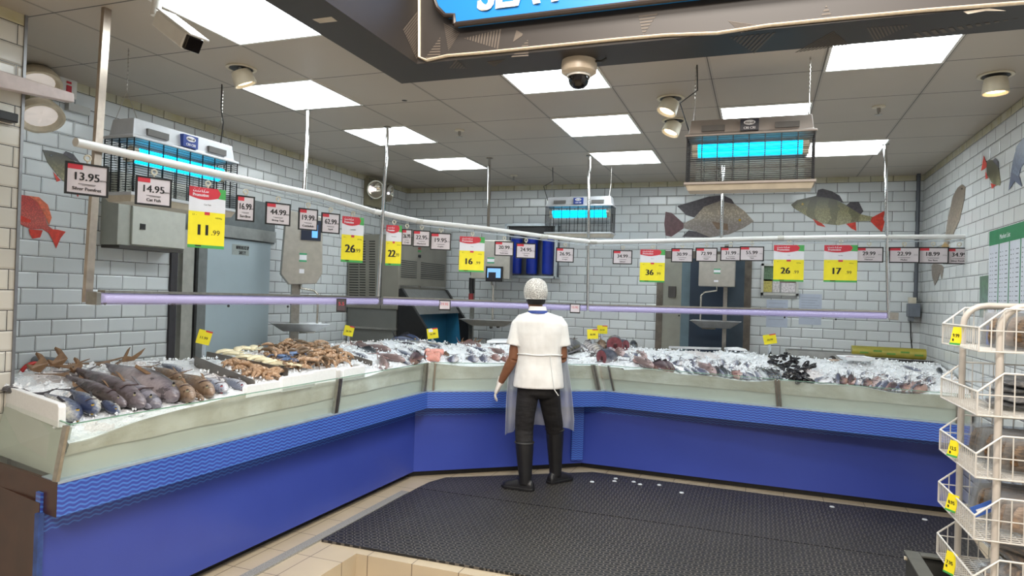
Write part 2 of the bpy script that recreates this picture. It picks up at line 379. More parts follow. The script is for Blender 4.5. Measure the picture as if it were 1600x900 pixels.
LINER = mat('pale_green_liner', (186, 190, 183), .35, 0, .06, 2.5); GLASS = clear('counter_glass', (250, 253, 251), .94, .04)
GEDGE = clear('glass_edge', (150, 190, 170), .35, .1)
mods = []
for i, (lb, nm) in enumerate((('long blue wave-patterned fish display counter with glass front along the left wall', 'left'),
                              ('short diagonal corner section of the blue fish counter, behind the man', 'corner'),
                              ('blue wave-patterned fish display counter along the back wall on the right', 'right'))):
    j = i+1; d = (RT[j]-RT[i]).normalized(); wm = wave_mat('blue_wave_rim', d); wb = wave_mat('blue_wave_base', d, .535)
    t = thing('fish_counter', lb, 'display counter', q3((BS[i]+BS[j])/2, 0)); mods.append(t)
    zb = .055
    slab(BS[i], BS[j], BI[j], BI[i], zb, .70).build('base_panel', wb, t)
    ins = offset(BS, .07); ins2 = offset(BS, .5)
    slab(ins[i], ins[j], ins2[j], ins2[i], 0, .09).build('plinth', BLACK, t)
    slab(RT[i], RT[j], RI[j], RI[i], .615, .752).build('rim_panel', wm, t)
    slab(RT[i]-V((-d.y, d.x))*.002, RT[j]-V((-d.y, d.x))*.002, RI[j], RI[i], .752, .762).build('rim_edge_strip', EDGE, t)
    # liner seen through the glass, sloping with it
    R0_ = RL[i].lerp(RL[j], .010) if i == 0 else RL[i]
    m = MB(); r = [q3(R0_, .762), q3(RL[j], .762), q3(RL[j].lerp(GL[j], .42), .866), q3(R0_.lerp(GL[i].lerp(GL[j], .010) if i == 0 else GL[i], .42), .866)]
    n = V((-d.y, d.x, 0))*.02; m.prism(r, n); m.build('liner', LINER, t)
    slab(RI[i].lerp(RI[j], .02) if i == 0 else RI[i], RI[j], BK[j], BK[i].lerp(BK[j], .02) if i == 0 else BK[i], .60, .86).build('tub', LINER, t)
    e = (BK[j]-BK[i]).normalized(); nb = V((-e.y, e.x))
    slab(BK[i], BK[j], BK[j]+nb*.03, BK[i]+nb*.03, .05, 1.065).build('back_panel', SATIN, t)
    # glass panes and posts
    cuts = {0: [0, .60, 1], 1: [0, 1], 2: [0, .53, 1]}[i]
    for a, b in zip(cuts, cuts[1:]):
        g0, g1 = RT[i].lerp(RT[j], a+.004), RT[i].lerp(RT[j], b-.004); h0, h1 = GT[i].lerp(GT[j], a+.004), GT[i].lerp(GT[j], b-.004)
        za, zc = GZ[i]+(GZ[j]-GZ[i])*a, GZ[i]+(GZ[j]-GZ[i])*b
        nn = V((-d.y, d.x, 0))
        gl = MB().prism([q3(g0, .763)+nn*.01, q3(g1, .763)+nn*.01, q3(h1, zc)+nn*.01, q3(h0, za)+nn*.01], nn*.008).build('glass_pane', GLASS, t)
        MB().obox((q3(h0, za)+q3(h1, zc))/2+nn*.014+V((0, 0, .001)), (q3(h1, zc)-q3(h0, za))/2, nn*.005, V((0, 0, .002))).build('polished_edge', GEDGE, gl)
    posts = {0: [0, .60, .985], 1: [.03, .965], 2: [.03, .53, .97]}[i]
    for k, a in enumerate(posts):
        g, h = RT[i].lerp(RT[j], a), GT[i].lerp(GT[j], a); nn = V((-d.y, d.x, 0))*.012; z1 = GZ[i]+(GZ[j]-GZ[i])*a
        m = MB()
        for o_ in ((-.012, .012) if 0 < a < 1 and k else (0,)): m.obox((q3(g, .762)+q3(h, z1))/2+V((d.x, d.y, 0))*o_+nn, (q3(h, z1)-q3(g, .762))/2, V((d.x, d.y, 0))*.008, nn.normalized()*.014)
        m.build('glass_post', STEEL, t, bevel=.002)
# left end of the counter (towards the pillar)
t = mods[0]; E0 = V((-4.91, -5.50)); eb = V((-4.91, -5.49))
slab(RT[0]+V((0, -.002)), RT[0]+V((0, .02)), E0+V((0, .02)), E0, .615, .758).build('end_rim_panel', BROWN, t)
slab(BS[0]+V((.0, -.003)), BS[0]+V((0, .02)), eb+V((0, .02)), eb, .0, .66).build('end_base_panel', BROWN, t)
MB().obox(q3(BS[0]+V((.004, -.004)), .32), (.012, 0, 0), (0, .012, 0), (0, 0, .30)).build('corner_strip', mat('worn_blue_corner', (52, 78, 140), .5, 0, .3, 20), t)
ge = V((-4.91, -5.37)); m = MB().prism([q3(RT[0], .763)+V((-.02, .012, 0)), q3(E0, .763)+V((0, .012, 0)), q3(ge, 1.0), q3(GT[0], 1.0)+V((-.02, .012, 0))], (0.004, .008, 0))
g = m.build('end_glass_pane', GLASS, t); MB().obox((q3(ge, 1.0)+q3(GT[0], 1.0))/2+V((0, .012, .001)), (q3(GT[0], 1.0)-q3(ge, 1.0))/2, (0, .004, 0), (0, 0, .002)).build('polished_edge', GEDGE, g)
MB().prism([q3(RT[0], .763)+V((-.07, .05, 0)), q3(E0, .763)+V((0, .07, 0)), q3(E0, .975)+V((0, .12, 0)), q3(GT[0], .975)+V((-.07, .05, 0))], (0, .02, 0)).build('end_liner', LINER, t)
# wavy return strip at the inner right corner of the base
MB().obox((-3.03, -1.535, .36), V((.83, .56, 0))*.055, V((-.56, .83, 0))*.02, (0, 0, .27)).build('return_strip', wave_mat('blue_wave_return', (.83, .56)), mods[1])
# ================================================================== HANGING RAILS
TUBEM = mat('white_rail_tube', (226, 226, 224), .25, 0, .03); XL, YR = -4.4, -1.5
DA, DB_ = (-4.4, -2.944), (-2.93, -1.5)
def railp(x, y, yr=YR):
    if x <= 583: return onx(x, y, XL)
    if x >= 926: return ony(x, y, yr)
    return onv(x, y, DA, DB_)
t = thing('sign_rail', 'long white tube hung on chrome poles above the counter, carrying the price signs', 'sign rail', (-3.9, -2.4, CEIL))
segs = [[(118, 222), (300, 263), (497, 305), (583, 330)], [(583, 330), (618, 338), (655, 346)], [(655, 346), (760, 357), (848, 369)], [(852, 369.5), (890, 374), (927, 378)], [(927, 378), (1000, 377), (1220, 372)], [(1220, 372), (1350, 370.5), (1513, 370)]]
for k, s_ in enumerate(segs):
    MB().tube([railp(*p) for p in s_], .021 if k < 2 else .019, 12).build('tube', TUBEM, t, smooth=True)
for p in ((655, 346), (850, 369.3), (927, 378), (1220, 372)):
    a = railp(p[0]-5, p[1]); b = railp(p[0]+5, p[1]+(1 if p[0] < 927 else 0)); MB().tube([a, b], .0225, 12).build('coupling', mat('rail_coupling', (196, 194, 188), .3, .2), t, smooth=True)
# perforated channel strip below the tube
for s_ in ([(130, 228), (583, 336)], [(655, 352), (925, 384)], [(930, 384), (1505, 376)]):
    a, b = railp(*s_[0]), railp(*s_[1]); MB().tube([a, b], .006, 6).build('channel', clear('clear_channel', (230, 236, 240), .6, .1), t)
poles = [((482, 170), CEIL, (475, 301)), ((606, 198), CEIL, (590, 474)), ((765, 247), CEIL, (763, 357)), ((921, 243), CEIL, (918, 484)), ((1383, 225), CEIL, (1388, 497)), ((1129, 200), CEIL, (1127, 374))]
for k, (a, z, b) in enumerate(poles):
    bot = railp(*b) if k != 0 else railp(475, 301)
    top = V((bot.x+.0, bot.y, CEIL)) if k == 5 else onz(a[0], a[1], CEIL)
    p = MB().tube([top, bot], .014, 12).build('pole', CHROME, t, smooth=True)
    MB().lathe([(.03, 0), (.03, -.008), (.018, -.012)], top, n=16).build('ceiling_flange', STEEL, p)
top = onx(167, 0, -4.44); top = V((top.x, top.y, CEIL)); bt = onx(136, 472, -4.44); MB().obox((top+bt)/2, (.010, 0, 0), (0, .019, 0), (top-bt)/2).build('pole', mat('flat_steel_pole', (176, 164, 152), .28, .8, .15), t)
# lower lamp rail
LAV = emit('lavender_lamp_tube', (172, 166, 222), .36, (190, 188, 206)); CLEARC = clear('lamp_cover', (232, 228, 244), .75, .06)
t = thing('lamp_rail', 'lavender lamp rail hanging low over the front of the fish counters', 'lamp rail', (-3.9, -2.4, 1.5))
RP = [onx(158, 466, -4.35), onx(588, 470.5, -4.35), onv(597, 470.5, DA, DB_), ony(916, 481, -1.5), ony(921, 481.5, -1.5), ony(1385, 493, -1.5)]
for a, b in ((0, 1), (2, 3), (4, 5)):
    A, B = RP[a], RP[b]; d = (B-A).normalized(); n = V((d.y, -d.x, 0))
    MB().obox((A+B)/2+V((0, 0, .032)), (B-A)/2, n*.024, V((0, 0, .006))).build('rail_body', SATIN, t)
    MB().tube([A, B], .0215, 12).build('lamp_tube', LAV, t, smooth=True)
    MB().tube([A+V((0, 0, -.002)), B+V((0, 0, -.002))], .029, 14).build('clear_cover', CLEARC, t, smooth=True)
for p in (onx(146, 466, -4.35), ony(1396, 494, -1.5), onx(592, 471, -4.35)):
    MB().box(p.x-.035, p.x+.035, p.y-.012, p.y+.012, p.z-.03, p.z+.03).build('end_bracket', SATIN, t, bevel=.003)
for x, y in ((164, 474), (270, 476), (357, 478), (450, 479), (1061, 493), (1306, 499), (1226, 496)):
    p = onx(x, y, -4.35) if x < 590 else ony(x, y, -1.5); MB().ball(p, .008).build('screw_knob', BLACK, t)
# ================================================================== PRICE SIGNS
FACE = mat('pinkish_sign_face', (212, 203, 207), .35, 0, .04)
def facing(p):
    v = CAMP-p; return math.atan2(v.y, v.x)
_names = ['Silver Pomfret', 'Cat Fish', 'Sardine', 'Shrimp Tank', 'Cuttlefish', 'Squid', 'Crab', 'Mackerel', 'Kingfish', 'Seabream', 'Tuna', 'Grouper', 'Salmon', 'Emperor', 'Snapper', 'Red Mullet', 'Tilapia', 'Hamour', 'Mullet', 'Sea Bass']
def sign_frame(x, y0, y1, w_, p=None, tilt=0):
    p = railp(x, y0) if p is None else p
    d = depth(p); s = d/FPX; base = {0: 0.0, 1: -.975, 2: -math.pi/2}[0 if x < 583 else 1 if x < 926 else 2]
    # signs turn partly towards the customers' side
    f = facing(p); a = base+((f-base+math.pi) % (2*math.pi)-math.pi)*.55
    cosv = max(.3, math.cos(f-a)); return p, a+math.pi/2, w_*s/cosv, (y1-y0)*s
def price_sign(x, y0, y1, w_, price, i, extra=''):
    p, rz, W, H = sign_frame(x, y0, y1, w_)
    nm = f'black-framed price sign reading {price}{extra} on the white rail'
    t = thing('price_sign', nm, 'price sign', p, rz, 'black-framed price signs')
    f = MB(); b = .009
    f.box(-W/2, W/2, -.004, .005, -b, 0); f.box(-W/2, W/2, -.004, .005, -H, -H+b); f.box(-W/2, -W/2+b, -.004, .005, -H+b, -b); f.box(W/2-b, W/2, -.004, .005, -H+b, -b)
    f.build('frame', BLACK, t, local=True)
    pn = MB().box(-W/2+b, W/2-b, -.002, .003, -H+b, -b).build('price_card', FACE, t, local=True)
    MB().box(-W/2+b, -W/2+b+W*.34, -.0028, -.002, -b-H*.15, -b).build('red_corner_label', REDP, pn, local=True)
    m = MB(); add_text(m, price, .0, -H*.42, H*.24, .0032, W*.62, .0012); add_text(m, 'AED/Kg', W*.37, -H*.5, H*.06, .0032, W*.18); add_text(m, _names[i % len(_names)], 0, -H*.80, H*.10, .0032, W*.66, .0004)
    m.box(-W*.2, W*.2, -.0028, -.002, -H*.66, -H*.645); m.box(-W*.12, W*.18, -.0028, -.002, -H*.69, -H*.68)
    m.build('price_lettering', INK, pn, local=True)
    h = MB(); h.tube([(0, .004, -.01), (0, .004, .012)], .004, 6)
    h.tube([(.013*math.cos(k*math.pi/6), .004, .026+.013*math.sin(k*math.pi/6)) for k in range(13)], .0045, 6, cap=False); h.build('hook', CREAM, t, local=True)
    return t
BL = [(137, 256, 306, 58, '13.95', ''), (241, 277, 322, 50, '14.95', ''), (384, 306, 346, 27, '16.99', ' with a yellow strip,'), (435, 317, 352, 37, '44.99', ''), (482, 326, 360, 29, '19.99', ', fifth from the left'),
      (517, 333, 365, 28, '62.99', ''), (636, 358, 384, 17, '26.99', ', beside the yellow 22.99 card,'), (659, 360, 386, 27, '22.95', ''), (689, 364, 391, 32, '19.95', ''), (788, 377, 400, 30, '20.99', ''),
      (822, 380, 404, 31, '24.95', ''), (883, 387, 410, 28, '26.95', ''), (973, 391, 413, 30, '34.99', ', alone before the tiled back wall,'), (1066, 388, 410, 33, '30.99', ''), (1104, 387, 409, 33, '72.99', ''),
      (1142, 386, 408, 31, '31.99', ''), (1175, 385, 408, 36, '55.99', ''), (1358, 386, 410, 40, '29.99', ''), (1413, 386, 411, 42, '22.99', ''), (1458, 386, 412, 42, '18.99', ''), (1499, 387, 413, 42, '34.99', ', last on the right end,')]
for i, (x, a, b, w_, pr, ex) in enumerate(BL): price_sign(x, a, b, w_, pr, i, ex)
def promo_sign(x, y0, y1, w_, price, i, extra):
    p, rz, W, H = sign_frame(x, y0, y1, w_)
    t = thing('promotion_sign', f'yellow promotion card reading {price}{extra} on the rail', 'price sign', p, rz, 'yellow promotion cards')
    MB().box(-W/2, W/2, -.001, .001, -H*.95, -H*.40).build('yellow_panel', YELP, t, local=True)
    MB().box(-W/2, W/2, -.001, .001, -H*.40, 0).build('white_panel', PAPER, t, local=True)
    MB().box(-W/2, W/2, -.001, .001, -H, -H*.95).build('green_foot', GREENP, t, local=True)
    hd = [(-W/2, 0)]+[(W/2*.55, 0), (W*.36, -H*.07), (W*.30, -H*.155)]+[(W*(.30-.8*k/10), -H*(.155+.045*math.sin(math.pi*k/10)+.0*k)) for k in range(1, 11)]
    h = MB().prism([(a, -.0012, b) for a, b in hd], (0, -.0006, 0)).build('red_header', REDP, t, local=True)
    g = MB().prism([(a, -.0010, b) for a, b in [(W*.29, 0), (W/2, 0), (W/2, -H*.17), (W*.12, -H*.155), (W*.2, -H*.13), (W*.14, -H*.11), (W*.26, -H*.09)]], (0, -.0005, 0)).build('green_corner', GREENP, t, local=True)
    m = MB(); add_text(m, 'Promotion', -W*.19, -H*.125, H*.05, .0022, W*.42, .0006)
    # arabic line: joined strokes and dots
    z = -H*.07; m.box(-W*.40, -W*.20, -.0022, -.0016, z-H*.008, z); m.box(-W*.17, W*.02, -.0022, -.0016, z-H*.008, z)
    for q in (-.39, -.33, -.27, -.21, -.16, -.10, -.03, .01): m.box(W*q-W*.008, W*q+W*.008, -.0022, -.0016, z, z+H*(.018 if int(q*100) % 2 else .03))
    for q in (-.36, -.24, -.08): m.box(W*q-W*.008, W*q+W*.008, -.0022, -.0016, z+H*.035, z+H*.043)
    m.build('header_lettering', PAPER, h, local=True)
    m = MB(); a, b = price.split('.'); add_text(m, a, -W*.1, -H*.70, H*.17, .0018, W*.44, .0035); add_text(m, '.'+b, W*.25, -H*.735, H*.085, .0016, W*.24)
    add_text(m, _names[(i*3+1) % 20], 0, -H*.28, H*.025, .0016, W*.3); add_text(m, '11 -', -W*.34, -H*.455, H*.03, .0016, W*.2); add_text(m, 'AED/Kg', W*.32, -H*.49, H*.03, .0016, W*.22)
    m.box(-W*.30, -W*.14, -.0016, -.001, -H*.975, -H*.955); m.build('price_lettering', INK, t, local=True)
    r = MB().box(-W*.07, W*.07, -.002, -.001, -H*.45, -H*.40).build('red_badge', REDP, t, local=True)
    h = MB(); h.tube([(0, .002, -.008), (0, .002, .012)], .004, 6)
    h.tube([(.013*math.cos(k*math.pi/6), .002, .026+.013*math.sin(k*math.pi/6)) for k in range(13)], .0045, 6, cap=False); h.build('hook', CREAM, t, local=True)
for i, a in enumerate([(325, 294, 388, 52, '11.99', ''), (552, 339, 410, 33, '26.99', ' in front of the steel ice machine'), (616, 352, 415, 24, '22.99', ''), (738, 370, 425, 39, '16.99', ''), (1020, 390, 441, 38, '36.99', ''),
                       (1233, 383, 440, 44, '26.99', ' over the notice board'), (1314, 383, 441, 47, '17.99', '')]): promo_sign(*a[:5], i, a[5])
for x, y, hh, ww, s_, lb, m_ in ((533, 477, 21, 15, '5.5', 'dark little price label clipped to the lavender rail beside the ice machine', BLACK), (694, 477, 16, 18, '19.95', 'little white price label clipped to the lavender rail before the ice chute', FACE), (897, 482, 15, 16, '15.95', 'little white price label clipped to the lavender rail right of the man', FACE)):
    p = (onx(x, y, -4.31) if x < 590 else onv(x, y, DA, DB_))+V((.014, -.018, 0)); s = depth(p)/FPX; W, H = ww*s, hh*s
    t = thing('price_label', lb, 'price label', p, facing(p)+math.pi/2, 'small labels on the lamp rail')
    MB().box(-W/2, W/2, -.003, .004, -H/2, H/2).build('frame', BLACK, t, local=True); k = MB().box(-W/2+.007, W/2-.007, -.004, -.003, -H/2+.012, H/2-.008).build('card', m_ if m_ is FACE else mat('dim_card', (70, 58, 62), .5), t, local=True)
    m = MB(); add_text(m, s_, 0, H*.12, H*.25, .0045, W*.6); m.build('price_lettering', REDP, k, local=True)
# ================================================================== INSECT KILLERS
UV = emit('uv_tube_glow', (0, 205, 255), 2.2); WIRE = mat('black_wire', (28, 28, 30), .45, .5)
def killer(label, c, W, rz, hood, lampz=.5, chains=(), cable=None):
    """c: centre of the hood's lower front edge; X along the body, Y towards the back"""
    t = thing('insect_killer', label, 'insect killer', c, rz, 'hanging insect killers'); k = W/.70; D = .20*k; Hh = .10*k; Hc = .26*k
    m = MB(); m.loft([[(-W/2*a, -b, z), (W/2*a, -b, z), (W/2*a, D+b, z), (-W/2*a, D+b, z)] for a, b, z in ((1, .0, 0), (1, .0, .012*k), (.95, -.02*k, .02*k), (.92, -.03*k, Hh))])
    h = m.build('hood', hood, t, local=True, bevel=.004)
    m = MB()
    for s in (-1, 1): m.box(s*W*.28-W*.09, s*W*.28+W*.09, .010*k, .03*k, .030*k, .062*k)
    m.build('louvre', mat('louvre_grey', (96, 94, 92), .5), h, local=True)
    b = MB().box(-W*.07, W*.07, .004*k, .03*k, .022*k, .085*k).build('name_plate', BLUEP if hood is not KG else mat('dark_plate', (30, 34, 52), .4), h, local=True)
    m = MB().prism([(W*.045*math.cos(q*.3927), .0035*k, .066*k+.014*k*math.sin(q*.3927)) for q in range(16)], (0, -.001, 0)); m.build('oval_badge', PAPER, b, local=True)
    m = MB(); add_text(m, 'mo-el', 0, .066*k, .014*k, -.0022*k+.0005, W*.07, .0005); m.build('badge_lettering', INK, b, local=True)
    m = MB(); add_text(m, 'CRI CRI', 0, .036*k, .013*k, -.003*k, W*.1, .0006); m.build('plate_lettering', PAPER, b, local=True)
    m = MB(); n = 22
    for i in range(n+1):
        z = -Hc*i/n; r = .0011*k
        m.box(-W/2+.01, W/2-.01, .004*k, .004*k+2*r, z-r, z+r); m.box(-W/2+.01, W/2-.01, D-.004*k-2*r, D-.004*k, z-r, z+r)
        for s in (-1, 1): m.box(s*(W/2-.012)-r, s*(W/2-.012)+r, 0, D, z-r, z+r)
    for i in range(9):
        x = -W/2+.012+(W-.024)*i/8; m.box(x-.0025, x+.0025, .002, .007, -Hc, 0); m.box(x-.0025, x+.0025, D-.007, D-.002, -Hc, 0)
    for i in range(1, 4):
        for s in (-1, 1): m.box(s*(W/2-.012)-.0025, s*(W/2-.012)+.0025, D*i/4-.0025, D*i/4+.0025, -Hc, 0)
    m.build('cage', WIRE, t, local=True)
    for y, z in ((D*.30, -.055*k), (D*.42, -.085*k)):
        l = MB().tube([(-W*.40, y, z), (W*.40, y, z)], .022*k, 12).build('lamp_tube', UV, t, local=True, smooth=True)
        m = MB()
        for s in (-1, 1): m.tube([(s*W*.40, y, z), (s*W*.445, y, z)], .024*k, 12)
        m.build('end_cap', CREAM, l, local=True, smooth=True)
    m = MB()
    for i in range(22):
        z = -.02*k-(Hc-.04*k)*i/21; m.box(-W*.42, W*.42, D*.62, D*.62+.004, z-.0012, z+.0012)
    m.build('shock_grid', mat('grid_wire', (110, 120, 118), .4, .8), t, local=True)
    MB().box(-W/2, W/2, 0, D, -Hc-.016*k, -Hc).build('base_rim', hood, t, local=True, bevel=.003)
    m = MB(); m.loft([[(-W/2*a, .01+b, z), (W/2*a, .01+b, z), (W/2*a, D-.01-b, z), (-W/2*a, D-.01-b, z)] for a, b, z in ((.97, 0, -Hc-.016*k), (.94, .02, -Hc-.045*k))]); m.build('catch_tray', mat('tray_cream', (200, 192, 176), .4), t, local=True)
    zc = CEIL-c[2]
    for s in (-1, 1):
        m = MB()
        for dy in (.03*k, D-.03*k):
            m.tube([(s*W*.44, dy, Hh), (s*W*.44, D/2, Hh+.14*k)], .0018, 5)
        m.tube([(s*W*.44, D/2, Hh+.14*k), (s*W*.44, D/2, zc)], .0022, 5)
        q = Hh+.14*k
        while q < min(zc, Hh+.4*k): m.ball((s*W*.44, D/2, q), .005, .005, .008, 6, 4); q += .022
        m.build('chain', STEEL, t, local=True)
    if cable:
        MB().tube([V((-W*.47, D*.4, Hh*.3)), V((-W*.56, D*.4, Hh+.12*k)), V((-W*.42, D*.4, zc*.66)), V((-W*.43, D*.4, zc))] if cable < 0 else [V((W*.40, D*.4, Hh*.6)), V((W*.43, D*.4, Hh+.15)), V((W*.40, D*.4, zc*.7)), V((W*.40, D*.4, zc))], .004, 6).build('cable', BLACK, t, local=True, smooth=True)
    return t
KG = mat('killer_warm_grey', (148, 140, 134), .4, .2, .05); KL = mat('killer_light_grey', (188, 190, 194), .4, .2, .05)
a, b = ony(1070, 215, -3.86), ony(1278, 203, -3.86); killer('big grey insect killer with bright cyan tubes hanging at the right, over the tilapia picture', (a+b)/2, (b-a).length, 0, KG, cable=-1)
xk = -4.70; a, b = onx(208, 222, xk), onx(374, 250, xk); killer('grey insect killer with cyan tubes hanging at the left, behind the white rail', (a+b)/2, (b-a).length, math.pi/2, KL, cable=1)
a, b = ony(851, 322, -1.12), ony(957, 322, -1.12); killer('smallest insect killer with cyan tubes, hanging near the back wall over blue filters', (a+b)/2, (b-a).length, 0, KL, cable=-1)
# ================================================================== CEILING FITTINGS AND CAMERAS
def spot(label, px, py, aim):
    c = onz(px, py, CEIL); t = thing('spotlight', label, 'spotlight', c, 0, 'recessed swivel spotlights')
    MB().lathe([(.088, -.001), (.088, -.007), (.07, -.008), (.07, -.001)], c, n=24).build('trim_ring', CREAM, t, smooth=True)
    MB().lathe([(.066, -.004), (.066, -.0075), (.001, -.0075)], c, n=20).build('dark_recess', BLACK, t)
    ax = V(aim).normalized(); h = MB().lathe([(.055, -.01), (.062, .03), (.066, .075), (.060, .075), (.045, .055)], c+V((0, 0, -.03)), ax, 20).build('lamp_head', CREAM, t, smooth=True)
    MB().lathe([(.052, .06), (.001, .06)], c+V((0, 0, -.03)), ax, 18).build('lens', emit('spot_lens', (255, 238, 210), 2.5), h)
    m = MB(); side = ax.cross(V((0, 0, 1))).normalized()
    for i in range(-3, 4): m.obox(c+V((0, 0, -.035))+side*i*.014-ax*.012, side*.003, ax*.03, (0, 0, .02))
    m.build('cooling_fin', GREY, t)
spot('tilted recessed spotlight at upper left, beside the bullet camera', 377, 106, (.3, .3, -1))
spot('upper of two tilted spotlights left of the big insect killer', 1048, 153, (-.35, -.25, -1)); spot('lower of two tilted spotlights left of the big insect killer', 1053, 188, (-.35, -.25, -1))
spot('cream spotlight pointing straight down near the right wall', 1556, 117, (0, 0, -1))
for px, py, lb in ((718, 203, 'small chrome fire sprinkler in the middle of the ceiling'), (1373, 166, 'small chrome fire sprinkler right of the big insect killer'), (803, 274, 'farthest little ceiling detector close to the back wall')):
    c = onz(px, py, CEIL); t = thing('fire_sprinkler', lb, 'sprinkler', c)
    MB().lathe([(.04, 0), (.04, -.008), (.015, -.012)], c, n=18).build('escutcheon', CREAM, t, smooth=True)
    MB().lathe([(.012, -.01), (.012, -.04), (.006, -.045), (.006, -.055)], c, n=10).build('body', STEEL, t, smooth=True); MB().lathe([(.024, -.055), (.024, -.058)], c, n=14).build('deflector', STEEL, t)
c = onz(632, 157, CEIL); tag(MB().lathe([(.02, -.001), (.001, -.003)], c, n=10).build('cable_hole', BLACK), 'small dark hole in a ceiling tile near the bulkhead corner', 'hole')
c = onz(905, 96, ZB); t = thing('dome_camera', 'white dome camera under the dark bulkhead', 'security camera', c)
MB().lathe([(.085, 0), (.088, -.02), (.086, -.055), (.070, -.066)], c, n=28).build('housing', mat('camera_cream', (214, 200, 180), .35), t, smooth=True)
MB().lathe([(.052, -.062), (.052, -.09), (.044, -.115), (.028, -.13), (.001, -.136)], c, n=24).build('dome', mat('smoked_dome', (20, 16, 16), .08), t, smooth=True)
MB().lathe([(.058, -.064), (.058, -.078), (.05, -.078)], c, n=24).build('dome_ring', WHITE, t, smooth=True)
MB().tube([c+V((.08, -.01, -.01)), c+V((.12, -.03, -.02)), c+V((.14, -.02, -.005))], .006, 6).build('cable', BLACK, t)
c0 = onz(246, -8, CEIL); t = thing('bullet_camera', 'white bullet security camera hanging from the ceiling at upper left', 'security camera', c0)
D = depth(c0); pt = lambda x, y, d=0: ond(x, y, D+d)
MB().tube([c0, pt(243, 25)], .021, 14).build('mount', WHITE, t, smooth=True)
MB().tube([pt(243, 22), pt(249, 26), pt(256, 30)], .012, 10).build('joint', WHITE, t, smooth=True)
A, B = pt(254, 32), pt(300, 68, -.12); ax = (B-A).normalized(); sd = ax.cross(V((0, 0, 1))).normalized(); up = sd.cross(ax)
MB().obox((A+B)/2, ax*(B-A).length/2, sd*.042, up*.036).build('housing', WHITE, t, bevel=.008)
MB().obox((A+B)/2+up*.042+ax*.02, ax*((B-A).length/2+.02), sd*.046, up*.004).build('sun_shield', mat('shield_white', (236, 238, 240), .3), t, bevel=.003)
MB().obox(B+ax*.006, ax*.012, sd*.036, up*.031).build('front_glass', mat('smoked_dome', (20, 16, 16)), t, bevel=.004)
MB().tube([c0+V((.02, 0, -.01)), c0+V((.08, .03, -.015)), c0+V((.1, .05, 0))], .008, 8).build('conduit', WHITE, t, smooth=True)
# ------------------------------------------------------------------ shop sign and led strip on the bulkhead
SB = mat('sign_blue', (22, 120, 196), .35, 0, .06, 2); SD = mat('sign_dark_rim', (44, 36, 32), .4)
t = thing('shop_sign', 'blue shop sign with white SEA FOOD letters on the dark bulkhead', 'sign', ony(960, 0, YF))
def spx(x, y): return ony(x, y, YF)
bot = [(717, 44), (716, 30), (702, 30), (690, 18), (685, 4)]; P = [spx(*p) for p in bot]; L, R = P[0], spx(1190, 0)
out = [V((p.x, YF, p.z)) for p in P]; ztop = P[-1].z+.42
out += [V((P[-1].x, YF, ztop)), V((L.x+2.0, YF, ztop)), V((L.x+2.0, YF, L.z))]
MB().prism([p+V((0, -.002, 0)) for p in out], (0, -.05, 0)).build('panel', SB, t)
m = MB(); m.tube([p+V((0, -.045, 0)) for p in out]+[out[0]+V((0, -.045, 0))], .014, 8); m.build('rim', SD, t, smooth=True)
m = MB(); a = ony(748, 18, YF-.056); bt = a.z; a2 = spx(800, 12)
x0_, x1_ = text_mesh('SEA FOOD')[2:4]; hh = text_mesh('SEA FOOD')[5]-text_mesh('SEA FOOD')[4]; [add_text(m, 'SEA FOOD', d_, 0, .20, .056+.002*k_, None, 0, O=(a.x+.45, YF, bt+.10), sx=.90/(x1_-x0_)/(.20/hh)) for k_, d_ in enumerate((-.009, -.003, .003, .009))]; m.build('lettering', mat('sign_letters', (240, 226, 214), .5), t)
t = MB(); p0 = ony(655, -30, YF)
strip = [spx(656, -20)+V((0, -.006, 0)), spx(656, 50)+V((0, -.006, 0)), spx(656, 90)+V((0, -.006, 0)), spx(668, 95)+V((0, -.006, 0))]+[spx(x, y)+V((0, -.008, 0)) for x, y in ((700, 88), (760, 83), (860, 73), (960, 63), (1040, 56), (1120, 53), (1200, 41), (1320, 29), (1450, 17), (1620, 4))]
t.tube(strip, .012, 8, flat=.55); tag(t.build('led_strip', mat('led_strip_cover', (224, 208, 184), .3, 0, .12, 60), smooth=True), 'pale flexible light strip running along the lower edge of the dark bulkhead', 'light strip')
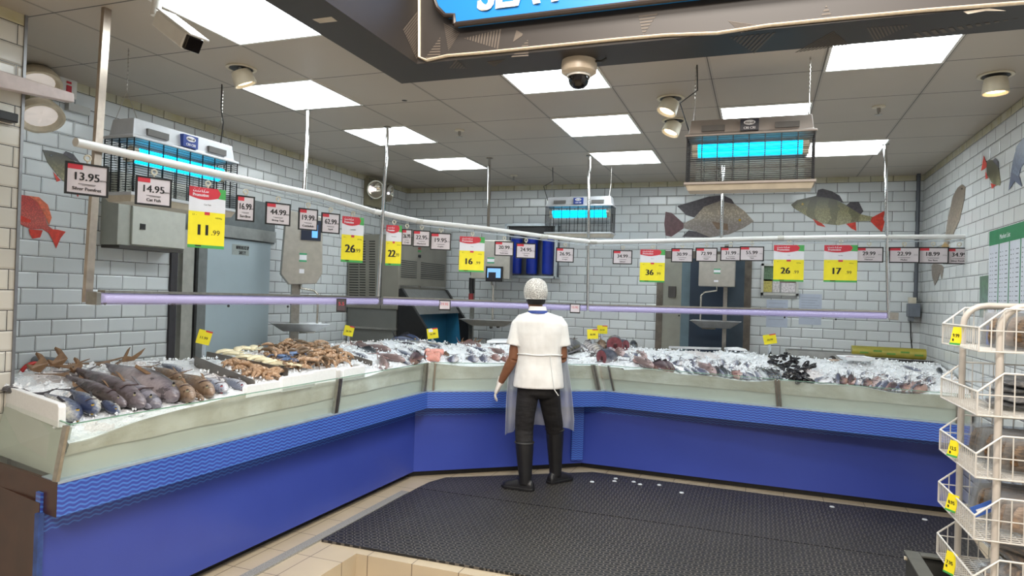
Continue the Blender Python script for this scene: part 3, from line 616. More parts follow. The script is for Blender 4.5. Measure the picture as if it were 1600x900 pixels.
# ================================================================== WALL FITTINGS, LEFT
XW = -5.74
def wbox(mb, fn, x0, y0, x1, y1, pl, out):
    a, b = fn(x0, y0, pl), fn(x1, y1, pl); return a, b
t = thing('electrical_cabinet', 'grey metal electrical cabinet on the left wall under the insect killer', 'cabinet', (XW, -3.96, 1.85))
MB().box(XW, XW+.16, -4.25, -3.69, 1.85, 2.35).build('body', mat('cabinet_grey', (172, 173, 164), .4, .2, .05), t, bevel=.004)
MB().box(XW+.16, XW+.178, -4.15, -3.69, 1.86, 2.34).build('door', mat('cabinet_door', (196, 197, 188), .4, .2, .05), t, bevel=.004)
MB().box(XW+.178, XW+.186, -4.09, -4.05, 1.97, 2.01).build('latch', BLACK, t)
MB().box(XW, XW+.17, -4.24, -3.70, 1.83, 1.85).build('gland_plate', mat('dark_gland', (70, 66, 62), .5), t)
def twin_lamp(label, y, z, s=1.0, cable=True):
    t = thing('emergency_light', label, 'emergency light', (XW, y, z))
    MB().box(XW, XW+.06*s, y-.20*s, y+.20*s, z-.19*s, z+.12*s).build('box', mat('olive_box', (142, 136, 112), .5, 0, .1), t, bevel=.01)
    for k in (-1, 1):
        c = V((XW+.09*s, y+k*.13*s, z+.0*s)); ax = V((.85, k*.35-.25, -.15)).normalized()
        h = MB().lathe([(.03, -.03), (.08, -.01), (.10, .03), (.105, .055), (.094, .055), (.07, .03), (.02, .012)], c, ax, 22).build('lamp_head', mat('lamp_chrome', (226, 220, 206), .12, .85), t, smooth=True)
        MB().ball(c+ax*.035, .016).build('bulb', emit('bulb_white', (245, 240, 255), 1.6), h, smooth=True)
        MB().tube([c-ax*.02, c+V((-.03, 0, -.12))], .008, 6).build('bracket', GREY, t)
    if cable: MB().tube([(XW+.04, y, z-.18*s), (XW+.05, y+.03, z-.26), (XW+.03, y+.12, z-.28), (XW+.02, y+.14, z-.15)], .006, 6).build('cable', BLACK, t, smooth=True)
p = onx(583, 299, XW); twin_lamp('twin round emergency lights on the left wall by the back corner', p.y, p.z)
t = thing('wall_floodlight', 'pair of cream round lamps near the top left pillar, one above the other', 'wall light', (XW, -4.66, 2.66))
for k, (x, y) in enumerate(((58, 124), (62, 176))):
    c = onx(x, y, -5.66); ax = V((.6, -.15, -1.1 if k == 0 else -.9)).normalized()
    h = MB().lathe([(.05, -.06), (.10, -.03), (.125, .02), (.128, .05), (.112, .05), (.08, .015), (.01, .0)], c, ax, 24).build('lamp_head', mat('lamp_cream', (222, 208, 184), .3), t, smooth=True)
    MB().lathe([(.09, .03), (.001, .03)], c, ax, 20).build('lens', emit('lamp_lens', (245, 240, 236), .2), h)
    MB().box(XW, XW+.05, c.y-.04, c.y+.10, c.z+.02, c.z+.12).build('bracket', mat('olive_box', (142, 136, 112)), t)
a, b = onx(92, 126, XW), onx(112, 150, XW)
t = thing('wall_switch', 'white isolator switch with a red rocker high on the left wall', 'switch', (XW, (a.y+b.y)/2, (a.z+b.z)/2)); yc, zc = (a.y+b.y)/2, (a.z+b.z)/2
MB().box(XW, XW+.03, yc-.06, yc+.06, zc-.06, zc+.06).build('plate', WHITE, t, bevel=.006); MB().box(XW+.03, XW+.037, yc-.016, yc+.016, zc-.04, zc+.015).build('rocker', REDP, t); MB().box(XW+.03, XW+.034, yc-.016, yc+.016, zc+.028, zc+.042).build('pilot_light', REDP, t)
c = onx(118, 171, XW); tag(MB().box(XW, XW+.04, c.y-.075, c.y+.075, c.z-.025, c.z+.025).build('junction_box', clear('milky_plastic', (226, 226, 222), .35, .3)), 'pale translucent junction box on the left wall beside the steel pole', 'junction box')
a = [onx(*p, -4.86) for p in ((-20, 108), (105, 147), (106, 161), (-20, 136))]
t = tag(MB().prism(a, (.05, 0, 0)).build('shelf_light', mat('pinkish_white', (206, 192, 190), .4), bevel=.004), 'pinkish white plastic light bar fixed across the left pillar', 'light bar')
c = onx(6, 182, -4.9); tag(MB().obox(c, (.03, 0, 0), (0, .05, 0), (0, 0, .022)).build('clamp', BLACK, bevel=.005), 'small black clamp on the left pillar under the light bar', 'clamp')
t = thing('pipe_valve', 'grey pipe end with a red valve wheel behind the ice by the left pillar', 'valve', ony(52, 585, -5.0)); c = onx(52, 588, -5.35)
MB().tube([c+V((.01*math.cos(q)*0, .075*math.cos(q), .075*math.sin(q))) for q in [k*math.pi/10 for k in range(21)]], .011, 8, cap=False).build('red_wheel', mat('valve_red', (190, 40, 40), .4), t, smooth=True)
MB().tube([c+V((0, .02, -.05)), c+V((.0, .02, .02)), c+V((-.02, .16, .04)), c+V((-.12, .26, .04)), c+V((-.38, .28, .04))], .035, 12).build('grey_pipe', GREY, t, smooth=True)
# ------------------------------------------------------------------ wall pictures of fish (flat cut-outs)
def deco(label, name, fn, pl, N, items):
    root = None
    for k, (nm, pts, m_, h) in enumerate(items):
        P = [fn(x, y, pl) for x, y in pts]
        mb = MB().prism([q+V(N)*(.0005 if h < 2 else .004) for q in P], V(N)*(.0035 if h < 2 else .001*(h-1)))
        if root is None: root = tag(mb.build(name, m_), label, 'wall picture', 'fish pictures on the tiles')
        else: mb.build(nm, m_, root)
def scale_mat(name, top, mid, low, sc=60, dirz=(2.4, 2.75), band=None, axis=0):
    t = NT(name); g = t.n('ShaderNodeNewGeometry'); o = t.xyz(g.outputs['Position'])
    f = t.n('ShaderNodeMapRange'); t.l(o[2], f.inputs[0]); f.inputs[1].default_value = dirz[0]; f.inputs[2].default_value = dirz[1]
    c = t.ramp(f.outputs[0], [(.1, lin(low)), (.45, lin(mid)), (.9, lin(top))])
    if band:
        sn = t.math('SINE', t.math('MULTIPLY_ADD', o[axis], band, t.math('MULTIPLY', t.noise(8, 2, g.outputs['Position']), 4.0)))
        c = t.mix(t.math('MULTIPLY', t.math('GREATER_THAN', sn, .35), .5), c, lin(top))
    v = t.n('ShaderNodeTexVoronoi'); v.inputs['Scale'].default_value = sc; t.l(g.outputs['Position'], v.inputs['Vector'])
    c = t.mix(t.math('MULTIPLY', t.math('GREATER_THAN', v.outputs['Distance'], .46), .4), c, lin(tuple(k*.55 for k in mid)))
    t.base(c); t.set(.3); _mc[name] = t.m; return t.m
FIN = mat('dark_fin_print', (74, 68, 74), .4, 0, .3, 40); RFIN = mat('red_fin_print', (214, 62, 44), .4, 0, .25, 30); EYE = mat('eye_black', (14, 12, 14), .15); EYEG = mat('eye_gold', (196, 160, 60), .2)
TIL = scale_mat('tilapia_print', (98, 92, 92), (196, 182, 162), (150, 140, 136), 48, (2.36, 2.78)); PER = scale_mat('perch_print', (60, 58, 44), (156, 150, 104), (186, 180, 144), 75, (2.40, 2.74), 32)
N = (0, -1, 0)
deco('large grey tilapia picture facing right on the back wall under the big insect killer', 'fish_picture', ony, 0, N, [
    ('body', [(1066, 350), (1085, 341), (1100, 322), (1125, 313), (1147, 318), (1163, 330), (1178, 346), (1162, 356), (1140, 366), (1110, 371), (1088, 362), (1066, 356)], TIL, 1),
    ('dorsal_fin', [(1085, 340), (1072, 336), (1058, 322), (1085, 314), (1108, 307), (1130, 305), (1143, 311), (1148, 319), (1125, 314), (1100, 323)], FIN, 2),
    ('tail_fin', [(1068, 349), (1050, 333), (1040, 331), (1038, 350), (1040, 368), (1049, 370), (1068, 357)], mat('maroon_fin_print', (98, 62, 66), .4, 0, .3, 30), 2),
    ('anal_fin', [(1088, 362), (1076, 360), (1066, 370), (1100, 371), (1110, 371)], FIN, 2), ('pectoral_fin', [(1137, 350), (1112, 346), (1120, 358), (1138, 360)], mat('tan_fin_print', (128, 104, 84), .4, 0, .2, 40), 2), ('eye', [(1156+2.2*math.cos(k), 344+2.2*math.sin(k)) for k in (0, 1, 2, 3, 4, 5)], EYEG, 3)])
deco('striped perch picture with red fins facing left on the back wall at the right', 'fish_picture', ony, 0, N, [
    ('body', [(1236, 320), (1245, 313), (1275, 306), (1300, 309), (1325, 322), (1345, 335), (1364, 339), (1364, 345), (1340, 346), (1310, 352), (1280, 349), (1258, 336), (1240, 325)], PER, 1),
    ('dorsal_fin', [(1275, 307), (1278, 297), (1285, 295), (1300, 299), (1312, 306), (1318, 317), (1300, 310)], FIN, 2), ('rear_dorsal_fin', [(1322, 321), (1328, 316), (1342, 316), (1349, 330), (1345, 335)], FIN, 2),
    ('tail_fin', [(1362, 340), (1383, 329), (1380, 342), (1382, 347), (1378, 363), (1370, 356), (1360, 346)], RFIN, 2), ('pelvic_fin', [(1270, 342), (1284, 349), (1290, 355), (1277, 352)], RFIN, 2), ('anal_fin', [(1322, 350), (1337, 347), (1338, 361), (1330, 357)], RFIN, 2), ('eye', [(1254+2*math.cos(k), 319+2*math.sin(k)) for k in (0, 1, 2, 3, 4, 5)], EYEG, 3)])
N = (1, 0, 0)
PER2 = scale_mat('left_perch_print', (66, 62, 56), (140, 132, 96), (182, 176, 140), 60, (2.2, 2.42)); SNP = scale_mat('snapper_print', (206, 76, 68), (222, 112, 102), (212, 80, 72), 110, (1.85, 2.1))
deco('dark-backed perch picture at upper left, partly behind the 13.95 sign', 'fish_picture', onx, XW, N, [
    ('body', [(66, 234), (80, 236), (100, 241), (116, 252), (140, 268), (158, 292), (150, 300), (128, 300), (104, 288), (88, 272), (74, 254)], PER2, 1), ('dorsal_fin', [(98, 241), (102, 236), (114, 241), (124, 254), (112, 250)], FIN, 2), ('pectoral_fin', [(82, 268), (94, 282), (88, 284)], RFIN, 2), ('pelvic_fin', [(116, 299), (124, 300), (121, 308)], RFIN, 2), ('eye', [(79+2*math.cos(k), 243+2*math.sin(k)) for k in (0, 1, 2, 3, 4, 5)], EYE, 3)])
deco('red snapper picture at the left edge beside the pillar', 'fish_picture', onx, XW, N, [
    ('body', [(29, 304), (44, 306), (58, 316), (68, 334), (74, 352), (84, 360), (79, 366), (66, 358), (48, 358), (34, 352), (28, 346)], SNP, 1), ('dorsal_fin', [(44, 306), (60, 308), (74, 320), (80, 340), (76, 352), (68, 334), (58, 316)], mat('orange_fin_print', (222, 112, 78), .4, 0, .25, 50), 2), ('tail_fin', [(78, 358), (90, 359), (102, 362), (94, 372), (87, 388), (80, 372), (74, 362)], RFIN, 2), ('anal_fin', [(44, 358), (66, 360), (62, 371), (50, 373), (46, 366)], RFIN, 2), ('pectoral_fin', [(30, 336), (48, 344), (46, 348), (30, 346)], RFIN, 2)])
N = (-1, 0, 0)
EELM = scale_mat('eel_print', (120, 104, 88), (172, 158, 138), (150, 132, 110), 40, (2.0, 2.6)); BLF = scale_mat('blue_fish_print', (92, 104, 130), (130, 142, 166), (190, 194, 204), 40, (2.3, 2.6))
deco('long brown eel picture standing upright near the back right corner', 'fish_picture', onx, 0, N, [
    ('body', [(1504, 288), (1509, 292), (1507, 312), (1500, 344), (1490, 366), (1480, 386), (1474, 392), (1478, 366), (1482, 340), (1490, 306), (1497, 293)], EELM, 1), ('tail_fin', [(1477, 378), (1470, 388), (1472, 394), (1484, 384)], mat('amber_fin_print', (176, 142, 84), .4), 2), ('eye', [(1504+1.2*math.cos(k), 295+1.2*math.sin(k)) for k in (0, 1, 2, 3, 4, 5)], EYE, 3)])
deco('small striped perch picture with red tail high on the right wall', 'fish_picture', onx, 0, N, [
    ('body', [(1542, 254), (1547, 250), (1556, 250), (1561, 262), (1564, 284), (1563, 290), (1552, 288), (1543, 272)], scale_mat('small_perch_print', (80, 76, 56), (146, 140, 102), (186, 180, 150), 80, (2.38, 2.56), 40, 1), 1), ('tail_fin', [(1543, 256), (1538, 243), (1536, 258), (1534, 267), (1542, 262)], RFIN, 2), ('dorsal_fin', [(1552, 251), (1556, 247), (1561, 252), (1562, 262), (1558, 258)], FIN, 2), ('pelvic_fin', [(1549, 286), (1557, 289), (1551, 295)], RFIN, 2), ('anal_fin', [(1541, 268), (1545, 278), (1541, 280)], RFIN, 2)])
deco('blue-grey fish picture cut by the right edge of the view', 'fish_picture', onx, 0, N, [
    ('body', [(1600, 215), (1590, 228), (1584, 250), (1580, 272), (1586, 282), (1592, 278), (1596, 262), (1612, 240), (1620, 215)], BLF, 1), ('tail_fin', [(1581, 270), (1577, 298), (1587, 283), (1598, 292), (1594, 276)], mat('blue_fin_print', (86, 94, 118), .4), 2)])
deco('ragged grey fish tail picture under the price signs near the back right corner', 'fish_picture', onx, 0, N, [('body', [(1456, 416), (1460, 411), (1472, 414), (1475, 418), (1472, 436), (1469, 426), (1466, 437), (1461, 446), (1457, 432)], mat('grey_tail_print', (132, 120, 110), .5, 0, .3, 50), 1)])
# ================================================================== BACK WALL FITTINGS
t = thing('water_filter_set', 'three blue water filter cartridges in a steel frame on the back wall', 'water filter', (-4.0, 0, 1.78))
m = MB(); z0, z1, xa, xb = 1.79, 2.43, -4.32, -3.70
for x in (xa, xb): m.box(x-.015, x+.015, -.16, -.13, z0, z1)
m.box(xa, xb, -.16, -.13, z0, z0+.03); m.box(xa, xb, -.16, -.13, z1-.03, z1)
for x in (xa, xb): m.box(x-.012, x+.012, -.13, 0, z0, z0+.02); m.box(x-.012, x+.012, -.13, 0, z1-.02, z1)
m.build('frame', mat('pale_frame', (190, 198, 204), .35, .4), t)
MB().box(xa, xb, -.02, -.004, z0, z1).build('back_plate', mat('dark_plate_grey', (92, 96, 102), .5), t)
MB().box(xa+.02, xb-.02, -.12, -.03, z1-.12, z1-.02).build('manifold', BLACK, t)
for k in range(3):
    x = xa+.115+k*.195
    c_ = MB().lathe([(.03, .02), (.062, .035), (.066, .06), (.066, .40), (.070, .41), (.070, .44)], (x, -.08, z0+.02), n=20).build('cartridge', mat('filter_blue', (28, 56, 168), .3, 0, .08), t, smooth=True)
    MB().lathe([(.072, .44), (.072, .47), (.035, .48), (.03, .54)], (x, -.08, z0+.02), n=20).build('cap', mat('filter_cap', (120, 132, 160), .3), c_, smooth=True)
t = thing('notice_board', 'aluminium-framed notice board with leaflets on the back wall right of the door', 'notice board', (-1.29, 0, 1.84))
a, b = ony(1190, 412, 0), ony(1247, 464, 0); x0, x1, z0, z1 = a.x, b.x, b.z+.01, a.z
m = MB(); m.box(x0, x1, -.05, 0, z0, z0+.025); m.box(x0, x1, -.05, 0, z1-.025, z1); m.box(x0, x0+.025, -.05, 0, z0, z1); m.box(x1-.025, x1, -.05, 0, z0, z1); m.build('frame', mat('aluminium_frame', (206, 208, 206), .3, .5), t)
MB().box(x0+.02, x1-.02, -.012, 0, z0+.02, z1-.02).build('back', mat('board_back', (150, 150, 150), .6), t)
for nm, u0, u1, v0, v1, c in (('green_leaflet', .05, .42, .45, .95, (96, 124, 96)), ('yellow_leaflet', .06, .3, .1, .5, (188, 176, 96)), ('white_leaflet', .32, .5, .1, .5, (206, 200, 200)), ('red_leaflet', .5, .95, .42, .72, (120, 52, 58)), ('white_card', .55, .95, .1, .4, (214, 208, 210)), ('dark_leaflet', .5, .95, .72, .95, (70, 76, 84))):
    MB().box(x0+(x1-x0)*u0, x0+(x1-x0)*u1, -.016, -.012, z0+(z1-z0)*v0, z0+(z1-z0)*v1).build(nm, mat('print_'+nm, c, .5, 0, .3, 60), t)
def paper(label, px0, py0, px1, py1, rows):
    a, b = ony(px0, py0, 0), ony(px1, py1, 0); t = tag(MB().box(a.x, b.x, -.004, -.001, b.z, a.z).build('paper_sheet', mat('bluish_paper', (190, 198, 214), .6, 0, .03)), label, 'paper')
    m = MB(); H = a.z-b.z; W = b.x-a.x
    for r in range(rows):
        z = a.z-H*(.12+.75*r/rows); m.box(a.x+W*.1, b.x-W*.1*(1+r % 3), -.0046, -.004, z-.0015, z+.0015)
    m.build('printed_lines', mat('faint_ink', (128, 134, 152), .6), t)
paper('white paper sheet on the back wall under the notice board', 1198, 468, 1230, 512, 5); paper('white printed sheet on the back wall right of the notice board', 1249, 459, 1283, 508, 9)
t = thing('junction_conduit', 'grey conduit pipe running down the back right corner to a grey box', 'conduit', (-.06, -.06, 1.5))
MB().tube([(-.055, -.07, CEIL), (-.055, -.07, 1.66)], .018, 10).build('conduit', mat('conduit_grey', (86, 90, 98), .4), t, smooth=True)
MB().box(-.12, -.02, -.12, -.0, 1.50, 1.63).build('box', mat('box_grey', (112, 118, 128), .4), t, bevel=.005)
MB().box(-.11, -.05, -.09, -.01, 1.63, 1.69).build('cream_socket', CREAM, t, bevel=.003); MB().box(-.11, -.07, -.10, -.02, 1.46, 1.50).build('cable_gland', GREY, t)
MB().tube([(-.09, -.05, 1.47), (-.085, -.06, 1.3), (-.06, -.05, 1.1), (-.055, -.05, .9)], .006, 6).build('cable', BLACK, t, smooth=True)
t = thing('wall_chart', 'white price chart with green header and columns on the right wall', 'poster', (0, -2.6, 1.9))
q = lambda x, y: onx(x, y, 0); ya, zt = q(1548, 362).y, q(1548, 362).z
zb = 1.42; ye = ya-1.1
MB().box(-.006, -.001, ye, ya, zb, zt).build('sheet', mat('chart_white', (206, 210, 220), .5, 0, .03), t)
MB().box(-.0075, -.006, ye, ya, zt-.10, zt).build('green_header', mat('chart_green', (40, 128, 82), .5), t); m = MB()
for k in range(1, 6): m.box(-.0075, -.006, ya-.20*k-.012, ya-.20*k, zb, zt-.10)
m.build('green_rule', mat('chart_green', (40, 128, 82)), t); m = MB(); random.seed(3)
for k in range(6):
    for r in range(21):
        z = zt-.16-r*.029
        for u, w_ in ((.03, .02), (.075, .012), (.13, .05)): m.box(-.007, -.006, ya-.20*k-u-w_*random.uniform(.6, 1), ya-.20*k-u, z, z+.006)
m.build('printed_rows', mat('chart_ink', (120, 124, 132), .6), t); m = MB()
add_text(m, 'Market List', 0, 0, .03, .0076, .3, .001, (0, -1, 0), (0, 0, 1), (-1, 0, 0), (0, ya-.32, zt-.055)); m.build('header_lettering', PAPER, t)
a = [q(*p) for p in ((1532, 432), (1546, 430), (1546, 494), (1532, 496))]; tag(MB().prism([p+V((-.001, 0, 0)) for p in a], (-.004, 0, 0)).build('poster', scale_mat('green_poster_print', (88, 126, 92), (110, 140, 130), (64, 98, 70), 18, (1.5, 1.8))), 'small green picture poster beside the white chart on the right wall', 'poster')
# ------------------------------------------------------------------ ice machine in the back left corner
t = thing('ice_machine', 'large steel ice machine with slotted side and open blue chute in the corner', 'ice machine', (-5.3, -.9, 0))
IM = mat('machine_steel', (140, 136, 126), .36, .3, .12, 3); IMD = mat('machine_dark_steel', (122, 122, 118), .36, .3, .12, 3)
ys = onx(540, 450, -5.74).y; xf = ony(622, 450, ys).x; yf2 = onx(698, 400, xf).y; zt = ony(560, 366, ys).z; zl = ony(600, 486, ys).z+.02
MB().box(-5.72, xf, ys, yf2, zl, zt).build('upper_housing', IM, t, bevel=.006)
m = MB(); px = [(546, 560), (562, 571), (577, 586)]
for x0, x1 in px:
    for k in range(22):
        y = 377+k*4.0; a, b = ony(x0, y, ys-.001), ony(x1, y, ys-.001); m.box(a.x, b.x, ys-.004, ys, a.z-.006, a.z+.004)
m.build('vent_slot', mat('slot_black', (34, 32, 30), .6), t)
m = MB(); a = ony(597, 400, ys-.001); m.box(a.x-.003, a.x+.003, ys-.002, ys, zl, zt); m.build('panel_seam', mat('slot_black', (34, 32, 30)), t)
m = MB()
for y0, y1 in ((ys+.05, ys+.40), (ys+.50, yf2-.05)):
    for k in range(9): z = zt-.28-k*.022; m.box(xf, xf+.003, y0, y1, z, z+.010)
m.build('front_louvre', mat('slot_dark', (66, 66, 64), .5), t)
m = MB()
zq = onx(640, 446, xf).z
for y0, y1 in ((ys+.03, ys+.42), (ys+.48, yf2-.03)): m.box(xf, xf+.012, y0, y1, zq-.02, zq)
m.build('panel_lip', STEEL, t)
for k, c in enumerate(((160, 60, 60), (150, 70, 60), (80, 150, 90))):
    z = zt-.10-k*.03; MB().box(xf, xf+.006, ys+.42, ys+.48, z, z+.02).build('indicator', mat('indicator_%d' % k, c, .4), t)
m = MB()
for k in (0, 1): m.box(xf, xf+.012, ys+.427+k*.03, ys+.442+k*.03, zt-.22, zt-.19)
m.build('switch', BLACK, t)
MB().box(-5.72, xf-.02, ys+.02, yf2-.02, .12, zl).build('storage_bin', IMD, t, bevel=.004)
MB().box(-5.72, xf, ys-.006, ys+.03, zl-.22, zl-.2).build('side_ledge', STEEL, t)
m = MB(); xo = xf+.34; zfr = onx(640, 452, xf).z; zlb = onx(690, 490, xf+.2).z
# side cheeks slope forward, sheet lid above, blue mouth below
for y in (ys+.015, yf2-.05): MB().prism([(xf+.001, y, zfr), (xf+.03, y, zfr+.01), (xo, y, zlb-.14), (xo, y, .5), (xf+.001, y, .5)], (0, .045, 0)).build('black_cheek', BLACK, t)
MB().prism([(xf+.002, ys+.06, zfr), (xf+.02, ys+.06, zfr), (xf+.22, ys+.06, zlb), (xf+.20, ys+.06, zlb)], (0, yf2-ys-.11, 0)).build('chute_lid', mat('lid_steel', (118, 118, 116), .3, .4), t)
MB().prism([(xf+.02, ys+.06, zlb+.05), (xf+.04, ys+.06, zlb+.05), (xf+.12, ys+.06, .5), (xf+.02, ys+.06, .5)], (0, yf2-ys-.11, 0)).build('chute_mouth', mat('chute_blue', (44, 112, 148), .35, 0, .12, 4), t)
MB().prism([(xf+.03, yf2-.065, zlb), (xf+.20, yf2-.065, zlb), (xo-.02, yf2-.065, .5), (xf+.03, yf2-.065, .5)], (0, .012, 0)).build('chute_side', mat('chute_blue', (44, 112, 148)), t)
# ------------------------------------------------------------------ hanging scales
def hang_scale(label, c, W, H, D, rz, pole_z=None, screen='front', arm=1):
    t = thing('hanging_scale', label, 'scale', c, rz, 'steel fish scales')
    k = W/.30
    bm = MB().prism([(-W*.5, -D/2, H*.12), (-W*.42, -D/2, H), (W*.46, -D/2, H*.94), (W*.5, -D/2, H*.15), (W*.35, -D/2, 0), (-W*.3, -D/2, -H*.02)] if screen == 'front' else [(-W/2, -D/2, 0), (-W/2, -D/2, H), (W/2, -D/2, H), (W/2, -D/2, 0)], (0, D, 0))
    bm.build('housing', mat('scale_steel', (176, 172, 164), .38, .6, .08), t, local=True, bevel=.008)
    if screen == 'front':
        s = MB().box(-W*.06, W*.42, -D/2-.012, -D/2, H*.60, H*.88).build('screen_bezel', mat('bezel_navy', (30, 38, 58), .3), t, local=True)
        MB().box(W*.20, W*.34, -D/2-.0135, -D/2-.012, H*.64, H*.82).build('display', emit('display_blue', (96, 160, 226), .9), s, local=True)
        m = MB(); add_text(m, 'BIZERBA', .0, H*.845, .010, D/2+.0125, W*.14); m.build('maker_lettering', PAPER, s, local=True)
    elif screen == 'low':
        s = MB().box(-W*.1, W*.33, -D/2-.02, -D/2, -.03, H*.32).build('screen_bezel', mat('bezel_black', (28, 28, 32), .3), t, local=True)
        MB().box(-W*.06, W*.28, -D/2-.0215, -D/2-.02, H*.03, H*.27).build('display', emit('display_pale', (120, 170, 222), .8), s, local=True)
        MB().box(-W*.03, W*.16, -D/2-.023, -D/2-.0215, -.01, H*.17).build('dark_window', mat('window_dark', (40, 40, 52), .3), s, local=True)
    g = MB().box(-W*.08, W*.10, -D/2-.003, -D/2-.0005, H*.40 if screen != 'front' else H*.30, H*.55 if screen != 'front' else H*.42).build('check_sticker', mat('sticker_green', (70, 160, 116), .5), t, local=True)
    gz = (H*.435, H*.515) if screen != 'front' else (H*.325, H*.395)
    MB().box(-W*.08, W*.10, -D/2-.004, -D/2-.003, *gz).build('sticker_band', PAPER, g, local=True)
    MB().box(-W*.07, W*.05, -D/2-.003, -D/2-.0005, H*.14, H*.2).build('white_sticker', PAPER, t, local=True)
    a = arm; z = -.34*k
    m = MB(); m.tube([(0, 0, .0), (0, 0, -.035*k), (a*.10*k, 0, -.05*k), (a*.13*k, 0, -.08*k), (a*.13*k, 0, z), (a*.11*k, 0, z-.03), (0, 0, z-.03)], .008*k, 8); m.build('hanger_arm', mat('hanger_steel', (196, 190, 180), .25, .8), t, local=True, smooth=True)
    m = MB(); w2 = .20*k; m.loft([[(-w2*q, -.12*k*q, zz), (w2*q, -.12*k*q, zz), (w2*q, .12*k*q, zz), (-w2*q, .12*k*q, zz)] for q, zz in ((.55, z-.02), (.62, z-.02), (1.0, z+.045), (1.06, z+.05), (1.0, z+.055), (.6, z-.01), (.5, z-.01))]); m.build('weighing_pan', mat('pan_steel', (186, 188, 190), .3, .6), t, local=True, bevel=.004)
    if pole_z is not None:
        MB().box(-.06*k, .0, D*.3, D*.3+.06*k, -c[2]+pole_z, H*.6).build('stand_pole', SATIN, t, local=True)
        MB().box(-.12*k, .06*k, D*.1, D*.7, -c[2]+pole_z, -c[2]+pole_z+.12).build('pole_socket', mat('socket_grey', (96, 96, 90), .5), t, local=True)
    return t
xs = -5.32; a, b = onx(440, 443, xs), onx(503, 443, xs); s = depth((a+b)/2)/FPX
c = ond(470, 443, depth(onx(470, 443, xs))); hang_scale('steel hanging scale with dark screen on a pole, in front of the left wall', c, 62*s, 112*s, .10, facing(c)+math.pi/2+.15, .98, 'front', 1)
c = ony(768, 436, -.55); s = depth(c)/FPX; hang_scale('steel hanging scale with low tilted screen near the blue filters', c, 62*s, 60*s, .16, .15, None, 'low', 0.12)
c = ony(1120, 448, -.42); s = depth(c)/FPX; hang_scale('plain steel hanging scale in front of the dark blue doorway', c, 54*s, 50*s, .16, 0, None, 'plain', -1)
for lb, px, py, Y in (('slim mounting stand of the scale beside the blue filters', 738, 437, -.45), ('slim mounting stand of the scale in front of the dark doorway', 1135, 400, -.30)):
    p = ony(px, py, Y); t = thing('scale_stand', lb, 'stand', (p.x, p.y, .9)); MB().box(p.x-.02, p.x+.02, p.y, p.y+.04, .0, p.z+.12).build('post', SATIN, t)
    MB().box(p.x-.02, p.x+.14 if px < 1000 else p.x+.02, p.y-.02, p.y+.04, p.z+.05, p.z+.10).build('arm', BLACK, t)
    if px < 1000: MB().tube([(p.x, p.y-.02, p.z+.02), (p.x, p.y-.02, p.z-.1), (p.x+.01, p.y-.02, p.z-.16)], .03, 10).build('plug', BLACK, t); MB().tube([(p.x, p.y-.02, p.z-.16), (p.x, p.y-.02, p.z-.30)], .028, 10).build('red_plug', mat('plug_red', (150, 50, 52), .4), t)
for k, (px, py) in enumerate(((768, 511), (779, 510))):
    p = ony(px, py, 0); tag(MB().lathe([(.018, 0), (.018, .03), (.012, .035)], p, (0, -1, 0), 12).build('wall_tap', mat('dark_spout', (84, 84, 84), .4, .5), smooth=True), ('left' if k == 0 else 'right')+' one of two tiny grey pipe stubs on the tiles left of the man', 'pipe stub')
# ------------------------------------------------------------------ film dispenser and tank behind the right-hand ice
p = ony(1387, 556, -.62); t = thing('film_dispenser', 'cling film roll with green and yellow box on the back ledge at the right', 'film dispenser', p)
L = .30; MB().tube([(p.x-L, p.y, p.z+.03), (p.x+L, p.y, p.z+.03)], .05, 16).build('film_roll', mat('film_olive', (150, 142, 56), .3, 0, .1), t, smooth=True)
m = MB()
for k in range(5): x = p.x-L+.10+k*.11; m.box(x-.035, x+.035, p.y-.053, p.y-.05, p.z+.015+.02*(k % 2), p.z+.030+.02*(k % 2))
m.build('green_print', mat('film_green', (84, 130, 48), .4), t)
MB().box(p.x-L-.02, p.x+L+.05, p.y-.09, p.y+.09, p.z-.075, p.z-.03).build('tray', STEEL, t, bevel=.003); MB().box(p.x-L-.02, p.x+L+.05, p.y-.1, p.y-.085, p.z-.05, p.z-.02).build('cutter_bar', BLACK, t)
a, b = ony(1228, 556, -.62), ony(1350, 566, -.62); t = thing('steel_trough', 'low grey steel trough on the ledge behind the black mussels', 'trough', ((a.x+b.x)/2, -.6, 1.0))
m = MB(); x0, x1 = a.x, b.x; m.box(x0, x1, -.66, -.64, 1.0, 1.15); m.box(x0, x1, -.46, -.44, 1.0, 1.15); m.box(x0, x0+.02, -.64, -.46, 1.0, 1.15); m.box(x1-.02, x1, -.64, -.46, 1.0, 1.15); m.box(x0, x1, -.66, -.44, .98, 1.0); m.build('basin', mat('trough_grey', (150, 152, 150), .4, .5), t)
MB().lathe([(.03, 0), (.03, .02), (.016, .022)], (x0+.40, -.665, 1.09), (0, -1, 0), 14).build('drain_cap', BLACK, t, smooth=True)
